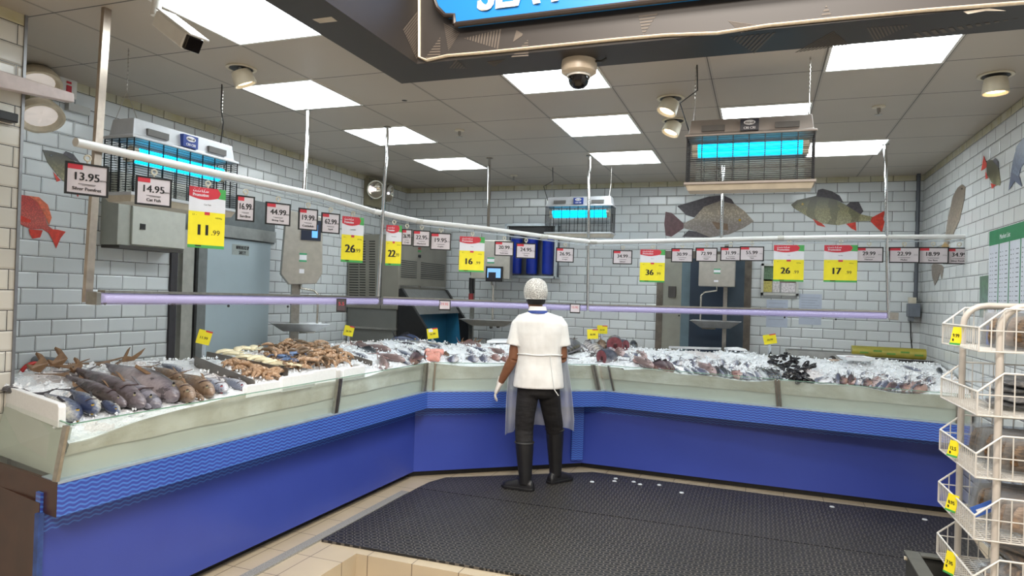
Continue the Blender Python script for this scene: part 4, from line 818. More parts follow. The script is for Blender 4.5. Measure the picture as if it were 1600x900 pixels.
# ================================================================== RUBBER MATS
def mat_rubber():
    t = NT('black_rubber_mat'); g = t.n('ShaderNodeNewGeometry'); o = t.xyz(g.outputs['Position']); a, b = .062, .046
    row = t.math('FLOOR', t.math('DIVIDE', o[1], b)); u = t.math('ADD', t.math('DIVIDE', o[0], a), t.math('MULTIPLY', t.math('FLOORED_MODULO', row, 2.0), .5))
    du = t.math('MULTIPLY', t.math('SUBTRACT', t.math('FRACT', u), .5), a*.80); dv = t.math('MULTIPLY', t.math('SUBTRACT', t.math('FRACT', t.math('DIVIDE', o[1], b)), .5), b)
    r = t.math('SQRT', t.math('ADD', t.math('MULTIPLY', du, du), t.math('MULTIPLY', dv, dv)))
    hole = t.math('LESS_THAN', r, .0145); rim = t.math('MULTIPLY', t.math('GREATER_THAN', r, .0145), t.math('LESS_THAN', r, .0200))
    nz = t.noise(4, 4, g.outputs['Position']); dust = t.noise(1.1, 3, g.outputs['Position'])
    c = t.mix(nz, lin((26, 26, 27)), lin((38, 37, 36)))
    c = t.mix(t.math('MULTIPLY', rim, t.math('MULTIPLY_ADD', dust, .75, .2)), c, lin((126, 119, 110))); c = t.mix(hole, c, lin((14, 14, 15)))
    t.base(c); t.set(.5); h = t.math('SUBTRACT', t.math('MULTIPLY', rim, 1.0), hole); t.bump(h, .004, .8); return t.m
RUB = mat_rubber()
tag(MB().prism([V(p) for p in ((-4.03, -2.742, .001), (-.1, -2.742, .001), (-.03, -1.66, .001), (-2.86, -1.60, .001), (-3.4, -1.98, .001), (-3.96, -2.36, .001), (-4.02, -2.55, .001))], (0, 0, .014)).build('rubber_mat', RUB), 'black perforated rubber mat along the right-hand counter, under the man', 'floor mat', 'black rubber mats')
tag(MB().prism([V(p) for p in ((-4.03, -4.01, .001), (-.1, -3.95, .001), (-.1, -2.752, .001), (-4.03, -2.752, .001))], (0, 0, .014)).build('rubber_mat', RUB), 'black perforated rubber mat in front, along the platform edge', 'floor mat', 'black rubber mats')
SCRAP = mat('ice_scrap', (200, 204, 206), .3)
for k, (x, y) in enumerate(((962, 748), (990, 753), (1000, 757), (1030, 758), (1065, 770), (1300, 792), (1445, 812), (925, 753), (960, 752))):
    p = onz(x, y, .015); tag(MB().lathe([(.020, .0), (.016, .006), (.001, .007)], p, n=7).build('ice_scrap', SCRAP), 'melting ice scrap lying on the black rubber mat', 'ice scrap', 'ice scraps on the mat')
# ================================================================== ICE
def seg_d(p, a, b):
    d = b-a; t = max(0, min(1, (p-a).dot(d)/d.dot(d))); return (p-(a+d*t)).length
def front_dist(p): return min(seg_d(p, GT[i], GT[i+1]) for i in range(3))
def ice_h(x, y):
    p = V((x, y)); d = front_dist(p)
    z = .972+.118*min(1, d/.85)+.012*math.sin(x*5.1+y*3.3)+.008*math.sin(x*11-y*9)
    if y < -5.0: z -= .05*min(1, (-5.0-y)/.5)
    return z-(.02 if x > -2.6 and d < .2 else 0)
def on_ice(px, py):
    d = ray(px, py); t = 2.0
    while t < 9:
        p = CAMP+d*t
        if p.z <= ice_h(p.x, p.y): break
        t += .01
    q = inside(V((p.x, p.y)))
    return V((q.x, q.y, ice_h(q.x, q.y)))
def inside(p, m=.06):
    '''keep a point on the bed: behind the glass, in front of the back edge, clear of the right wall'''
    p = V((min(p.x, -.10), p.y)); best = None
    for i in range(3):
        a, b = GT[i], GT[i+1]; d = seg_d(p, a, b)
        if best is None or d < best[0]: best = (d, a, b)
    d, a, b = best; e = (b-a).normalized(); n = V((-e.y, e.x)); k = (p-a).dot(n)
    if k < m: p = p+n*(m-k)
    if k > 1.0: p = p-n*(k-1.0)
    return p
def ice_mat():
    t = NT('crushed_ice'); g = t.n('ShaderNodeNewGeometry'); P = g.outputs['Position']; z = t.xyz(P)[2]
    nz = t.noise(38, 6, P, .7); c = t.ramp(nz, [(.25, lin((218, 225, 233))), (.6, lin((248, 250, 252)))])
    pink = t.math('MULTIPLY', t.math('GREATER_THAN', t.noise(2.2, 4, P), .62), .28); c = t.mix(pink, c, lin((206, 176, 164)))
    t.base(c); t.set(.3); t.b.inputs['Subsurface Weight'].default_value = 0
    v = t.n('ShaderNodeTexVoronoi'); v.inputs['Scale'].default_value = 85; t.l(P, v.inputs['Vector'])
    t.bump(t.math('ADD', v.outputs['Distance'], t.math('MULTIPLY', nz, .8)), .006, 1); return t.m
ICE = ice_mat()
FROST = NT('frosted_ice_front'); _p = FROST.n('ShaderNodeNewGeometry').outputs['Position']
FROST.base(FROST.ramp(FROST.noise(4, 5, _p), [(.3, lin((168, 163, 146))), (.55, lin((196, 195, 186))), (.75, lin((220, 223, 220)))])); FROST.set(.4); FROST.bump(FROST.noise(30, 4, _p), .006); FROST = FROST.m
ice_lbl = ('bed of crushed white ice on the long left counter', 'bed of crushed white ice on the corner counter behind the man', 'bed of crushed white ice on the right-hand counter')
for i in range(3):
    j = i+1; L = (GT[j]-GT[i]).length; ns, nt = int(L/.022), 42; m = MB(); vs = []; fs = []
    F0, F1 = offset(GT, .045)[i], offset(GT, .045)[j]
    if i == 0: F0 = F0+(F1-F0)*.010
    for a in range(ns+1):
        f = F0.lerp(F1, a/ns); b = BK[i].lerp(BK[j], a/ns)
        for c in range(nt+1):
            p = f.lerp(b, c/nt); z = ice_h(p.x, p.y); q = V((p.x, p.y, 0))
            edge = 0 if c < 2 or c > nt-1 else 1
            z += edge*(noise.noise(q*9)*.016+noise.noise(q*26)*.013+abs(noise.noise(q*60))*.010)
            vs.append((p.x, p.y, z))
    W = nt+1
    for a in range(ns):
        for c in range(nt): fs.append((a*W+c, (a+1)*W+c, (a+1)*W+c+1, a*W+c+1))
    m.add(vs, fs); o = m.build('crushed_ice', ICE, smooth=True); tag(o, ice_lbl[i], 'ice', None, 'stuff')
    # frosted front of the bed behind the glass
    m = MB(); n = 60; R0, R1 = RL[i], RL[j]; vs = []; fs = []
    if i == 0: R0 = R0+(R1-R0)*.010
    for a in range(n+1):
        f = F0.lerp(F1, a/n); r = R0.lerp(R1, a/n).lerp(f, .55); wob = noise.noise(V((f.x*4, f.y*4, 3)))*.02
        vs += [(r.x, r.y, .862+wob*.3), (f.x, f.y, ice_h(f.x, f.y)+.004)]
    fs = [(a*2, a*2+2, a*2+3, a*2+1) for a in range(n)]; m.add(vs, fs); m.build('frosted_front', FROST, o, smooth=True)
# small loose lumps on the beds
random.seed(11); m = MB()
for k in range(3600):
    i = random.choices((0, 1, 2), (4, 2, 4))[0]; u = random.random(); v = random.random()**.8
    p = GT[i].lerp(GT[i+1], u).lerp(BK[i].lerp(BK[i+1], u), .07+.9*v); r = random.uniform(.004, .013); c = V((p.x, p.y, ice_h(p.x, p.y)+.018))
    pts = [c+V((random.uniform(-1, 1), random.uniform(-1, 1), random.uniform(-.6, .9)))*r for _ in range(6)]
    q = [c+V(dv)*r*random.uniform(.6, 1.2) for dv in ((1, 0, 0), (0, 1, 0), (-1, 0, 0), (0, -1, 0), (0, 0, 1), (0, 0, -1))]
    m.add(q, [(0, 1, 4), (1, 2, 4), (2, 3, 4), (3, 0, 4), (1, 0, 5), (2, 1, 5), (3, 2, 5), (0, 3, 5)])
LUMPS = m
if 0: tag(m.build('ice_lumps', ICE), 'loose lumps of crushed ice strewn over the fish beds', 'ice', None, 'stuff')
# ------------------------------------------------------------------ foam boards and steel dividers
FOAM = mat('white_foam', (236, 238, 240), .55, 0, .03, 60, .001)
def board(label, a, b, h, name='foam_board', m_=FOAM, th=.03, lean=0, drop=.015, r=.012, cat='foam board', group='white foam boards'):
    """upright board whose foot runs from a to b on the ice"""
    d = (b-a); d.z = 0; n = V((-d.y, d.x, 0)).normalized(); P = []
    A, B = a-V((0, 0, drop)), b-V((0, 0, drop)); hh = h+drop
    z = V((0, 0, 1))
    P = [A, B, B+z*(hh-r), B+z*hh-d.normalized()*r, A+z*hh+d.normalized()*r, A+z*(hh-r)]
    return tag(MB().prism([p+n*lean*0 for p in P], n*th).build(name, m_, bevel=min(.004, th/4)), label, cat, group)
gl = lambda f, z=.985, off=.03: q3(GT[0].lerp(GT[1], f)+V((-off, .0)), z)
def fr(px):   # fraction along the left glass edge for a photo column
    p = onx(px, 600, (GT[0].x+GT[1].x)/2); return (p.y-GT[0].y)/(GT[1].y-GT[0].y)
for k, (x0, x1, h, off) in enumerate(((398, 450, .055, .045), (449, 497, .075, .03), (497, 537, .080, .05), (540, 573, .070, .03))):
    board(('leftmost', 'second from left', 'third from left', 'rightmost')[k]+' of the white foam boards standing along the front of the prawn bay', gl(fr(x0), off=off), gl(fr(x1), off=off), h)
for k, (x0, x1) in enumerate(((536, 541), (571, 577))):
    a = gl(fr(x0), off=.03); board(('left', 'right')[k]+' one of two shade-coloured foam board ends turned inward by the prawn bay', a, a+V((-.10, .05, 0)), .075, m_=mat('shaded_foam', (196, 196, 194), .6), group=None)  # same white foam; shade on the inward ends is put into the colour
e0 = V((-4.25, -5.56, .985)); e1 = V((-4.93, -5.335, .985)); board('long white foam board closing the near end of the left counter', e0, e1, .085, th=.03, group=None)
DIV = mat('divider_steel', (118, 112, 106), .4, .7, .18, 6)
for k, (a, b, h) in enumerate((((303, 572), (397, 612), .062), ((305, 560), (449, 590), .06), ((536, 559), (581, 572), .04))):
    A, B = on_ice(*a), on_ice(*b); board(('front', 'middle', 'far')[k]+' one of the three grey steel divider plates around the prawn bays', A, B, h, 'steel_divider', DIV, .008, drop=.06, r=.004, cat='divider', group='steel bay dividers')
for k, (a, b, c, d, lb) in enumerate((((760, 541), (816, 541), (812, 533), (762, 533), 'flat white foam tray lying on the ice just left of the man'), ((1052, 547), (1132, 549), (1130, 543), (1060, 543), 'long white foam lid lying at the back of the ice before the dark doorway'), ((1137, 552), (1166, 554), (1163, 549), (1140, 547), 'short white foam lid at the back, right of the long foam lid'))):
    tag(MB().prism([on_ice(*p)+V((0, 0, .03)) for p in (a, b, c, d)], (0, 0, .022)).build('foam_tray', FOAM, bevel=.005), lb, 'foam tray', 'white foam trays')
for k, (c, lb) in enumerate((((1336, 570), 'white tray of dark sliced fish tilted on the ice in front of the trough'),)):
    p = on_ice(*c)+V((0, 0, .05)); t = thing('fish_tray', lb, 'fish tray', p, .3)
    m = MB(); m.loft([[(-.11*q, -.08*q, z), (.11*q, -.08*q, z), (.11*q, .08*q, z), (-.11*q, .08*q, z)] for q, z in ((.85, -.012), (1.1, .02), (1.16, .02), (1.02, .006), (.8, .0))]); m.build('tray', FOAM, t, local=True)
    m = MB(); m.ball((-.04, .0, .008), .05, .055, .012); m.build('red_slice', mat('dark_red_flesh', (112, 62, 66), .3, 0, .3, 40), t, local=True, smooth=True); m = MB(); m.ball((.045, 0, .008), .055, .055, .012); m.build('grey_slice', mat('grey_flesh', (150, 146, 152), .25, 0, .3, 40), t, local=True, smooth=True)
# ================================================================== FISH
def fish_mat(name, back, side, belly, spots=.3, sc=30, stripe=None, rough=.25):
    t = NT(name); o = t.coord(); x = t.xyz(o); f = t.n('ShaderNodeMapRange'); t.l(x[2], f.inputs[0]); f.inputs[1].default_value = -.11; f.inputs[2].default_value = .11
    nz = t.noise(sc, 5, o, .65)
    c = t.ramp(t.math('ADD', f.outputs[0], t.math('MULTIPLY', t.math('SUBTRACT', nz, .5), .75)), [(.15, lin(belly)), (.5, lin(side)), (.74, lin(back))])
    dk = tuple(v*.35 for v in back); c = t.mix(t.math('MULTIPLY', t.math('GREATER_THAN', nz, .62), spots), c, lin(dk))
    if stripe:
        s = t.math('GREATER_THAN', t.math('SINE', t.math('MULTIPLY_ADD', x[0], stripe, t.math('MULTIPLY', nz, 3.0))), .3); c = t.mix(t.math('MULTIPLY', s, .45), c, lin(dk))
    t.base(c); t.set(rough, .0, .6); t.bump(t.noise(90, 3, o), .002, .5); return t.m
EYEW = mat('fish_eye_pale', (150, 142, 118), .12, 0, .1); EYEY = mat('fish_eye_yellow', (190, 156, 64), .12, 0, .1); PUP = mat('fish_pupil', (12, 12, 16), .08)
def fish_proto(kind, h, w_, M, F, eye=EYEW, tail=.17, fork=.6, dorsal=.06, bend=0.0, parts=True, snout=.12, eyesz=.10):
    """unit-length fish: nose at +x .5, dorsal side +z"""
    prof = [(-.34, .17, .2), (-.27, .20, .3), (-.15, .42, .55), (0, .78, .85), (.12, .97, 1), (.22, 1, 1), (.32, .88, .9), (.41, .62, .66), (.465, .36, .42), (.492, snout, .2), (.5, .03, .05)]
    n = 12; R = []
    def bx(x): return V((x, 0, bend*(x*x-.06)))
    for x, a, b in prof:
        c = bx(x); R.append([c+V((0, w_/2*b*math.cos(2*math.pi*k/n), h/2*a*math.sin(2*math.pi*k/n)*(1.0 if math.sin(2*math.pi*k/n) > 0 else .92))) for k in range(n)])
    o = MB().loft(R).build(kind, M, smooth=True, local=True)
    th = .006
    tl = [(-.33, h*.08), (-.42, h*.30), (-.50, tail), (-.50+.10*fork, tail*.3), (-.50+.13*fork, 0), (-.50+.10*fork, -tail*.3), (-.50, -tail), (-.42, -h*.30), (-.33, -h*.08)]
    MB().prism([bx(x)*V((0, 1, 1)).length*0+V((x, -th/2, z+bend*(x*x-.06))) for x, z in tl], (0, th, 0)).build('tail_fin', F, o, local=True)
    d = [(.18, h*.46), (.10, h*.47+dorsal), (0, h*.42+dorsal*.75), (-.12, h*.28+dorsal*.45), (-.2, h*.17)]
    if parts:
        MB().prism([V((x, -th/2, z+bend*(x*x-.06))) for x, z in d], (0, th, 0)).build('dorsal_fin', F, o, local=True)
        MB().prism([V((x, -th/2, -z*.9+bend*(x*x-.06))) for x, z in ((-.02, h*.36), (-.06, h*.36+dorsal*.9), (-.16, h*.22))], (0, th, 0)).build('anal_fin', F, o, local=True)
        for s in (-1, 1):
            MB().prism([V((.23, s*w_*.47, -h*.06)), V((.10, s*(w_*.5+.02), -h*.16)), V((.12, s*(w_*.5+.012), -h*.24)), V((.22, s*w_*.46, -h*.16))], (0, s*.004, 0)).build('pectoral_fin', F, o, local=True)
        MB().prism([V((.315, w_*.44, h*.3)), V((.29, w_*.475, h*.05)), V((.31, w_*.45, -h*.28)), V((.325, w_*.45, -h*.28)), V((.305, w_*.48, h*.05)), V((.33, w_*.44, h*.3))], (0, .004, 0)).build('gill_edge', mat('gill_dark', (70, 52, 54), .4), o, local=True)
    for s in (-1, 1):
        e = MB().ball((.415, s*w_*.28, h*.10+bend*.11), h*eyesz*.55, .016, h*eyesz*.55, 10, 6).build('eye', eye, o, smooth=True, local=True)
        MB().ball((.416, s*(w_*.28+.012), h*.10+bend*.11), h*eyesz*.42, .009, h*eyesz*.42, 8, 5).build('pupil', PUP, e, smooth=True, local=True)
    return o
FG = mat('fin_grey', (104, 100, 104), .4, 0, .25, 40); FD = mat('fin_dark', (44, 42, 48), .4, 0, .25, 40); FB = mat('fin_brown', (120, 92, 66), .4, 0, .25, 40); FR = mat('fin_pink', (140, 104, 100), .4, 0, .25, 40)
KIND = {}
KIND['tuna'] = (fish_proto('bluefish', .25, .19, fish_mat('blue_back_skin', (52, 62, 92), (104, 112, 130), (214, 210, 196), .5, 26), FD, EYEY, eyesz=.13), 'blue-backed silver fish')
KIND['king'] = (fish_proto('kingfish', .19, .13, fish_mat('kingfish_skin', (74, 74, 82), (128, 124, 134), (186, 178, 176), .4, 12, 60), FG, tail=.14, dorsal=.03, eyesz=.09), 'large grey kingfish')
KIND['cobia'] = (fish_proto('brown_kingfish', .18, .14, fish_mat('dark_brown_skin', (62, 54, 54), (104, 96, 102), (160, 150, 152), .5, 14), FB, tail=.17, dorsal=.05, eyesz=.08), 'large dark brown-backed fish')
KIND['brown'] = (fish_proto('grouper', .20, .17, fish_mat('brown_skin', (96, 78, 62), (132, 110, 92), (184, 164, 148), .55, 30), FB, dorsal=.05, eyesz=.14), 'brown grouper')
KIND['silver'] = (fish_proto('silver_fish', .21, .12, fish_mat('silver_skin', (106, 112, 128), (190, 192, 202), (228, 226, 226), .3, 40), FG, eyesz=.13, eye=mat('fish_eye_red', (150, 60, 70), .15)), 'silver fish')
KIND['pink'] = (fish_proto('pinkish_fish', .22, .15, fish_mat('pink_grey_skin', (118, 100, 98), (170, 148, 148), (214, 196, 194), .45, 24), FR), 'pinkish grey fish')
KIND['bream'] = (fish_proto('seabream', .36, .15, fish_mat('bream_skin', (84, 88, 108), (150, 152, 168), (216, 212, 212), .35, 36), FG, tail=.16), 'grey seabream')
KIND['sardine'] = (fish_proto('sardine', .16, .09, fish_mat('sardine_skin', (78, 84, 100), (190, 194, 204), (222, 220, 218), .25, 50), FG, tail=.10, dorsal=.03, parts=False), 'thin silver fish')
KIND['pomfret'] = (fish_proto('pomfret', .56, .12, fish_mat('pomfret_skin', (112, 116, 130), (200, 200, 206), (226, 226, 230), .3, 40), FG, tail=.22, fork=.9, eyesz=.09), 'flat oval silver pomfret')
KIND['tilapia'] = (fish_proto('tilapia', .42, .2, fish_mat('tilapia_skin', (76, 60, 66), (120, 92, 92), (172, 140, 128), .5, 30), FD, eyesz=.13), 'dark purplish tilapia')
KIND['red'] = (fish_proto('red_fish', .30, .15, fish_mat('red_skin', (128, 92, 88), (176, 140, 134), (214, 196, 190), .4, 34), FR), 'reddish pink fish')
KIND['dark'] = (fish_proto('dark_fish', .27, .18, fish_mat('dark_skin', (50, 54, 60), (92, 100, 106), (190, 196, 198), .35, 30), FD), 'dark-backed silvery fish')
KIND['salmon'] = (fish_proto('striped_kingfish', .20, .12, fish_mat('striped_grey_skin', (70, 72, 80), (148, 146, 152), (214, 206, 204), .4, 20, 90), FG, dorsal=.03), 'long striped grey kingfish')
used = set(); FISH = []
CAPL = {'salmon': .95, 'tuna': .5, 'pink': .55, 'sardine': .30, 'bream': .30, 'dark': .36, 'pomfret': .30, 'tilapia': .27, 'red': .30, 'silver': .30, 'brown': .30}
def put_fish(kind, head, tail, side=1, sink=.15, fat=1.0, lift=0.0, note=None):
    pr, desc = KIND[kind]; A, B = on_ice(*head), on_ice(*tail); ax = A-B; L = max(.10, ax.length); cap = CAPL.get(kind, .34) if head[0] > 540 else 2.0; L = min(L, cap)
    X = ax.normalized(); ground = A-X*L/2; c = V((ground.x, ground.y, (A.z+(A-X*L).z)/2))
    X = X; nrm = V((-.05, -.05, 1)); Y = (nrm-X*nrm.dot(X)).normalized(); Z = X.cross(Y)
    if side == 0: Z = Y; Y = Z.cross(X)           # belly down
    elif side < 0: Z = -Z; Y = -Y
    if kind in used: o = copy_thing(pr)
    else: o = pr; used.add(kind)
    hw = {'bluefish': .19}.get(pr.name, pr.dimensions.y if side else pr.dimensions.z)
    up = c+V((0, 0, L*fat*hw*.5*(1-2*sink)+.012+lift))
    o.matrix_world = Matrix(((X.x*L, Y.x*L*fat, Z.x*L*fat, up.x), (X.y*L, Y.y*L*fat, Z.y*L*fat, up.y), (X.z*L, Y.z*L*fat, Z.z*L*fat, up.z), (0, 0, 0, 1)))
    FISH.append([o, desc, head, up, note, kind]); return o
bpy.context.view_layer.update()
# near left end
for a in (('tuna', (121, 668), (62, 624), -1, .2, 1.1), ('tuna', (152, 655), (104, 617), 1, .2, 1.15), ('tuna', (186, 652), (150, 628), 1, .3, 1.0), ('king', (46, 620), (-30, 606), 1, .4, .8),
          ('cobia', (197, 646), (88, 592), 1, .2, 1.0), ('cobia', (226, 646), (96, 577), 1, .15, 1.05), ('king', (251, 642), (118, 583), 1, .15, 1.15), ('cobia', (277, 636), (140, 574), -1, .15, 1.15), ('king', (236, 643), (128, 590), 1, .2, .9),
          ('brown', (308, 637), (246, 603), 1, .2, 1.2), ('brown', (333, 628), (273, 590), 1, .1, 1.05), ('brown', (288, 607), (231, 578), 1, .1, 1.0), ('brown', (318, 630), (282, 612), 1, .3, 1.0),
          ('silver', (371, 626), (308, 596), 1, .1, 1.15), ('silver', (392, 616), (346, 594), 1, .1, 1.2), ('sardine', (291, 588), (240, 572), 1, .1, 1.2), ('king', (218, 588), (160, 580), 0, .5, .6),
          ('sardine', (330, 578), (296, 568), 1, .2, 1.0)): put_fish(*a)
# beyond the prawns
for a in (('pink', (633, 571), (583, 558), 1, .1, 1.05), ('pink', (629, 579), (588, 562), 0, .1, 1.0), ('pink', (613, 580), (583, 576), 1, .2, .8), ('pink', (611, 552), (562, 541), 1, .15, 1.0), ('dark', (590, 556), (556, 547), 0, .2, 1.0), ('pink', (578, 549), (545, 540), 0, .2, .9),
          ('tuna', (611, 534), (660, 536), 0, .25, .9), ('tuna', (655, 537), (612, 531), 0, .2, .8), ('salmon', (648, 541), (616, 537), 1, .2, 1.0), ('sardine', (658, 568), (638, 556), 1, .1, 1.3), ('sardine', (650, 569), (628, 556), 1, .1, 1.3), ('sardine', (667, 563), (642, 549), 1, .1, 1.3),
          ('sardine', (660, 557), (630, 544), 1, .1, 1.3), ('sardine', (645, 560), (615, 547), 1, .1, 1.3), ('sardine', (640, 572), (618, 562), 1, .1, 1.3), ('pomfret', (690, 545), (660, 536), 1, .1, .7), ('pomfret', (676, 550), (652, 543), 1, .1, .7), ('sardine', (682, 558), (664, 551), 1, .1, 1.1), ('sardine', (574, 562), (548, 552), 1, .1, 1.2), ('sardine', (580, 571), (556, 563), 1, .1, 1.2)): put_fish(*a)
# corner counter
for a in (('bream', (722, 571), (711, 547), 1, .15, 1.0), ('bream', (742, 568), (729, 547), 1, .15, 1.0), ('bream', (760, 568), (748, 547), 1, .15, 1.0), ('red', (778, 567), (766, 550), 1, .2, 1.0), ('brown', (702, 559), (690, 552), 0, .1, 1.2), ('tilapia', (704, 571), (692, 560), 0, .1, 1.0),
          ('pink', (752, 545), (712, 538), 0, .1, .9), ('sardine', (760, 551), (722, 541), 1, .1, 1.2), ('pink', (790, 556), (762, 546), 1, .15, 1.0), ('red', (793, 568), (783, 550), 1, .2, 1.0), ('dark', (704, 541), (690, 535), 0, .2, .9), ('silver', (740, 556), (722, 541), 1, .2, .8),
          ('dark', (889, 568), (876, 551), 0, .1, 1.1), ('red', (907, 569), (896, 552), 1, .2, 1.1), ('salmon', (884, 538), (934, 569), 1, .05, 1.25), ('salmon', (892, 533), (957, 569), 1, .1, 1.0), ('salmon', (896, 540), (930, 560), 1, .0, 1.0)): put_fish(*a)
# right-hand counter, front rank then the ranks behind
random.seed(5); x = 966
while x < 1476:
    y = 566+(x-950)*.090+random.uniform(-1, 3)
    if 1096 < x < 1122: kd = 'dark'
    elif 1168 < x < 1200: kd = 'dark'
    elif 1200 < x < 1268: kd = None
    elif 1268 < x < 1300: kd = None
    else: kd = random.choice(('silver', 'tilapia', 'bream', 'silver', 'sardine', 'bream') if x > 1290 else ('silver', 'sardine', 'pink', 'bream', 'sardine'))
    if kd: put_fish(kd, (x, y+7), (x+random.uniform(-9, 5), y-random.uniform(13, 19)), random.choice((1, 1, -1, 0)), .2, .95)
    x += random.uniform(9, 16)
for r, (x0, x1, dy) in enumerate(((972, 1180, -19), (985, 1170, -10), (1330, 1470, -20), (1350, 1460, -11))):
    x = x0
    while x < x1:
        y = 566+(x-950)*.090+dy*.72; kd = random.choice(('silver', 'sardine', 'silver', 'bream', 'sardine', 'pink')); put_fish(kd, (x, y+5), (x+random.uniform(-14, 10), y-random.uniform(6, 11)), random.choice((1, 1, -1)), .25, .95)
        x += random.uniform(16, 28)
for a in (('dark', (1180, 593), (1171, 560), 1, .1, 1.0), ('dark', (1193, 593), (1190, 560), 1, .1, 1.0), ('pomfret', (1272, 602), (1306, 584), 1, .1, .85), ('dark', (1092, 582), (1094, 553), 0, .1, .7), ('dark', (1106, 580), (1112, 563), 0, .1, .9), ('red', (1122, 585), (1140, 571), 1, .1, 1.3), ('tilapia', (1008, 577), (990, 570), 0, .1, 1.1), ('tilapia', (1022, 577), (1002, 566), 0, .1, 1.1),
          ('brown', (942, 548), (934, 540), 0, .1, 2.0), ('bream', (956, 556), (950, 543), 1, .0, 1.1), ('dark', (990, 545), (978, 538), 0, .1, 1.3), ('pomfret', (985, 560), (968, 551), 1, .1, .8), ('tilapia', (1365, 605), (1352, 585), 1, .1, 1.0), ('tilapia', (1437, 612), (1428, 593), 1, .1, 1.1), ('tilapia', (1458, 613), (1466, 594), 1, .1, 1.1), ('red', (1336, 604), (1338, 592), 1, .1, 1.0), ('silver', (1440, 584), (1405, 573), 1, .1, .9),
          ('dark', (1480, 582), (1500, 590), 0, .0, 1.0), ('brown', (1292, 566), (1320, 566), 1, .1, 1.0)): put_fish(*a)
for k, v in KIND.items():
    if k not in used:
        for c in list(v[0].children_recursive)+[v[0]]: bpy.data.objects.remove(c)
ORD = ['', 'second ', 'third ', 'fourth ', 'fifth ', 'sixth ', 'seventh ', 'eighth ', 'ninth ', 'tenth ', 'eleventh ', 'twelfth ', 'thirteenth ', 'fourteenth ', 'fifteenth ', 'sixteenth ', 'seventeenth ', 'eighteenth ', 'nineteenth ', 'twentieth ']+['%dth ' % k for k in range(21, 60)]
def wing(x): return 'left counter' if x < 540 else 'far end of the left counter' if x < 686 else 'corner counter' if x < 945 else 'right-hand counter'
gr = {}
for f in FISH: gr.setdefault((f[1], wing(f[2][0])), []).append(f)
for (desc, wg), fs in gr.items():
    fs.sort(key=lambda f: f[2][0])
    for k, f in enumerate(fs):
        w_ = 'only ' if len(fs) == 1 else (ORD[k] if k else '')
        lb = f'{desc} on the {wg} ice' if len(fs) == 1 else f'{desc} on the {wg} ice, {ORD[k]}{"leftmost" if k == 0 else "from left"}'
        tag(f[0], lb, 'fish', f'{desc} on the {wg}')
# ice settled round and over each fish
random.seed(31); m = LUMPS
for o, desc, head, up, note, kd in FISH:
    Lx = o.matrix_world.col[0].to_3d(); Ly = o.matrix_world.col[1].to_3d(); Lz = o.matrix_world.col[2].to_3d(); near = depth(up) < 4.6
    hor = Lx.cross(V((0, 0, 1))).normalized(); wd = abs(hor.dot(Ly))*o.dimensions.y/max(.01, 1)*.5+abs(hor.dot(Lz))*o.dimensions.z*.32
    for q in range(46 if near else 16):
        sd = random.choice((-1, 1)); c = up+Lx*random.uniform(-.5, .40)+hor*sd*wd*random.uniform(.75, 1.3); c = V((c.x, c.y, ice_h(c.x, c.y)+random.uniform(.005, .03))); r = random.uniform(.005, .016)
        g = [c+V(dv)*r*random.uniform(.6, 1.2) for dv in ((1, 0, 0), (0, 1, 0), (-1, 0, 0), (0, -1, 0), (0, 0, 1), (0, 0, -1))]
        m.add(g, [(0, 1, 4), (1, 2, 4), (2, 3, 4), (3, 0, 4), (1, 0, 5), (2, 1, 5), (3, 2, 5), (0, 3, 5)])
tag(m.build('ice_lumps', ICE), 'loose lumps of crushed ice strewn over the fish beds', 'ice', None, 'stuff')
# tail fins standing out of the ice at the back
def tail_up(label, px, py, s, M, rz):
    p = on_ice(px, py); t = thing('fish_tail', label, 'fish tail', p, rz)
    MB().loft([[V((r*math.cos(k*.785), r*.6*math.sin(k*.785), 0))*s+V((x*s, 0, z*s)) for k in range(8)] for x, z, r in ((-.3, -.03, .09), (-.12, .06, .06), (0, .14, .035))]).build('tail_root', M, t, local=True, smooth=True)
    MB().prism([V(q)*s for q in ((-.02, -.01, .11), (.10, -.01, .34), (.16, -.01, .40), (.10, -.01, .22), (.20, -.01, .20), (.46, -.01, .36), (.38, -.01, .24), (.24, -.01, .12), (.02, -.01, .10))], (0, .02*s, 0)).build('tail_fin', FB, t, local=True)
BRS = KIND['brown'][0].data.materials[0]
tail_up('brown forked fish tail standing out of the ice against the left wall tiles', 190, 574, .30, BRS, 1.35)
tail_up('small dark fish tail standing up at the back beside the ice chute', 716, 536, .20, KIND['dark'][0].data.materials[0], .4); tail_up('small brown fish tail standing up left of the flat foam tray', 736, 536, .20, BRS, .4)
for k, (px, py, s) in enumerate(((70, 585, .22), (100, 578, .24), (125, 588, .18))):
    p = on_ice(px, py)+V((0, 0, .03)); t = MB().prism([V(q)*s for q in ((-.1, 0, -.1), (.06, .02, .08), (-.08, .05, .30), (-.2, .05, .36), (-.12, .03, .2), (-.26, .0, .05), (-.4, -.06, .10), (-.3, -.04, -.02))], V((.3, -.4, .9))*.012).build('fish_fin', FB)
    t.location = p; t.rotation_euler = (0, 0, 1.2+.2*k); tag(t, ('leftmost', 'middle', 'rightmost')[k]+' of the big brown tail fins raised behind the large fish at far left', 'fish fin', 'raised brown fins')
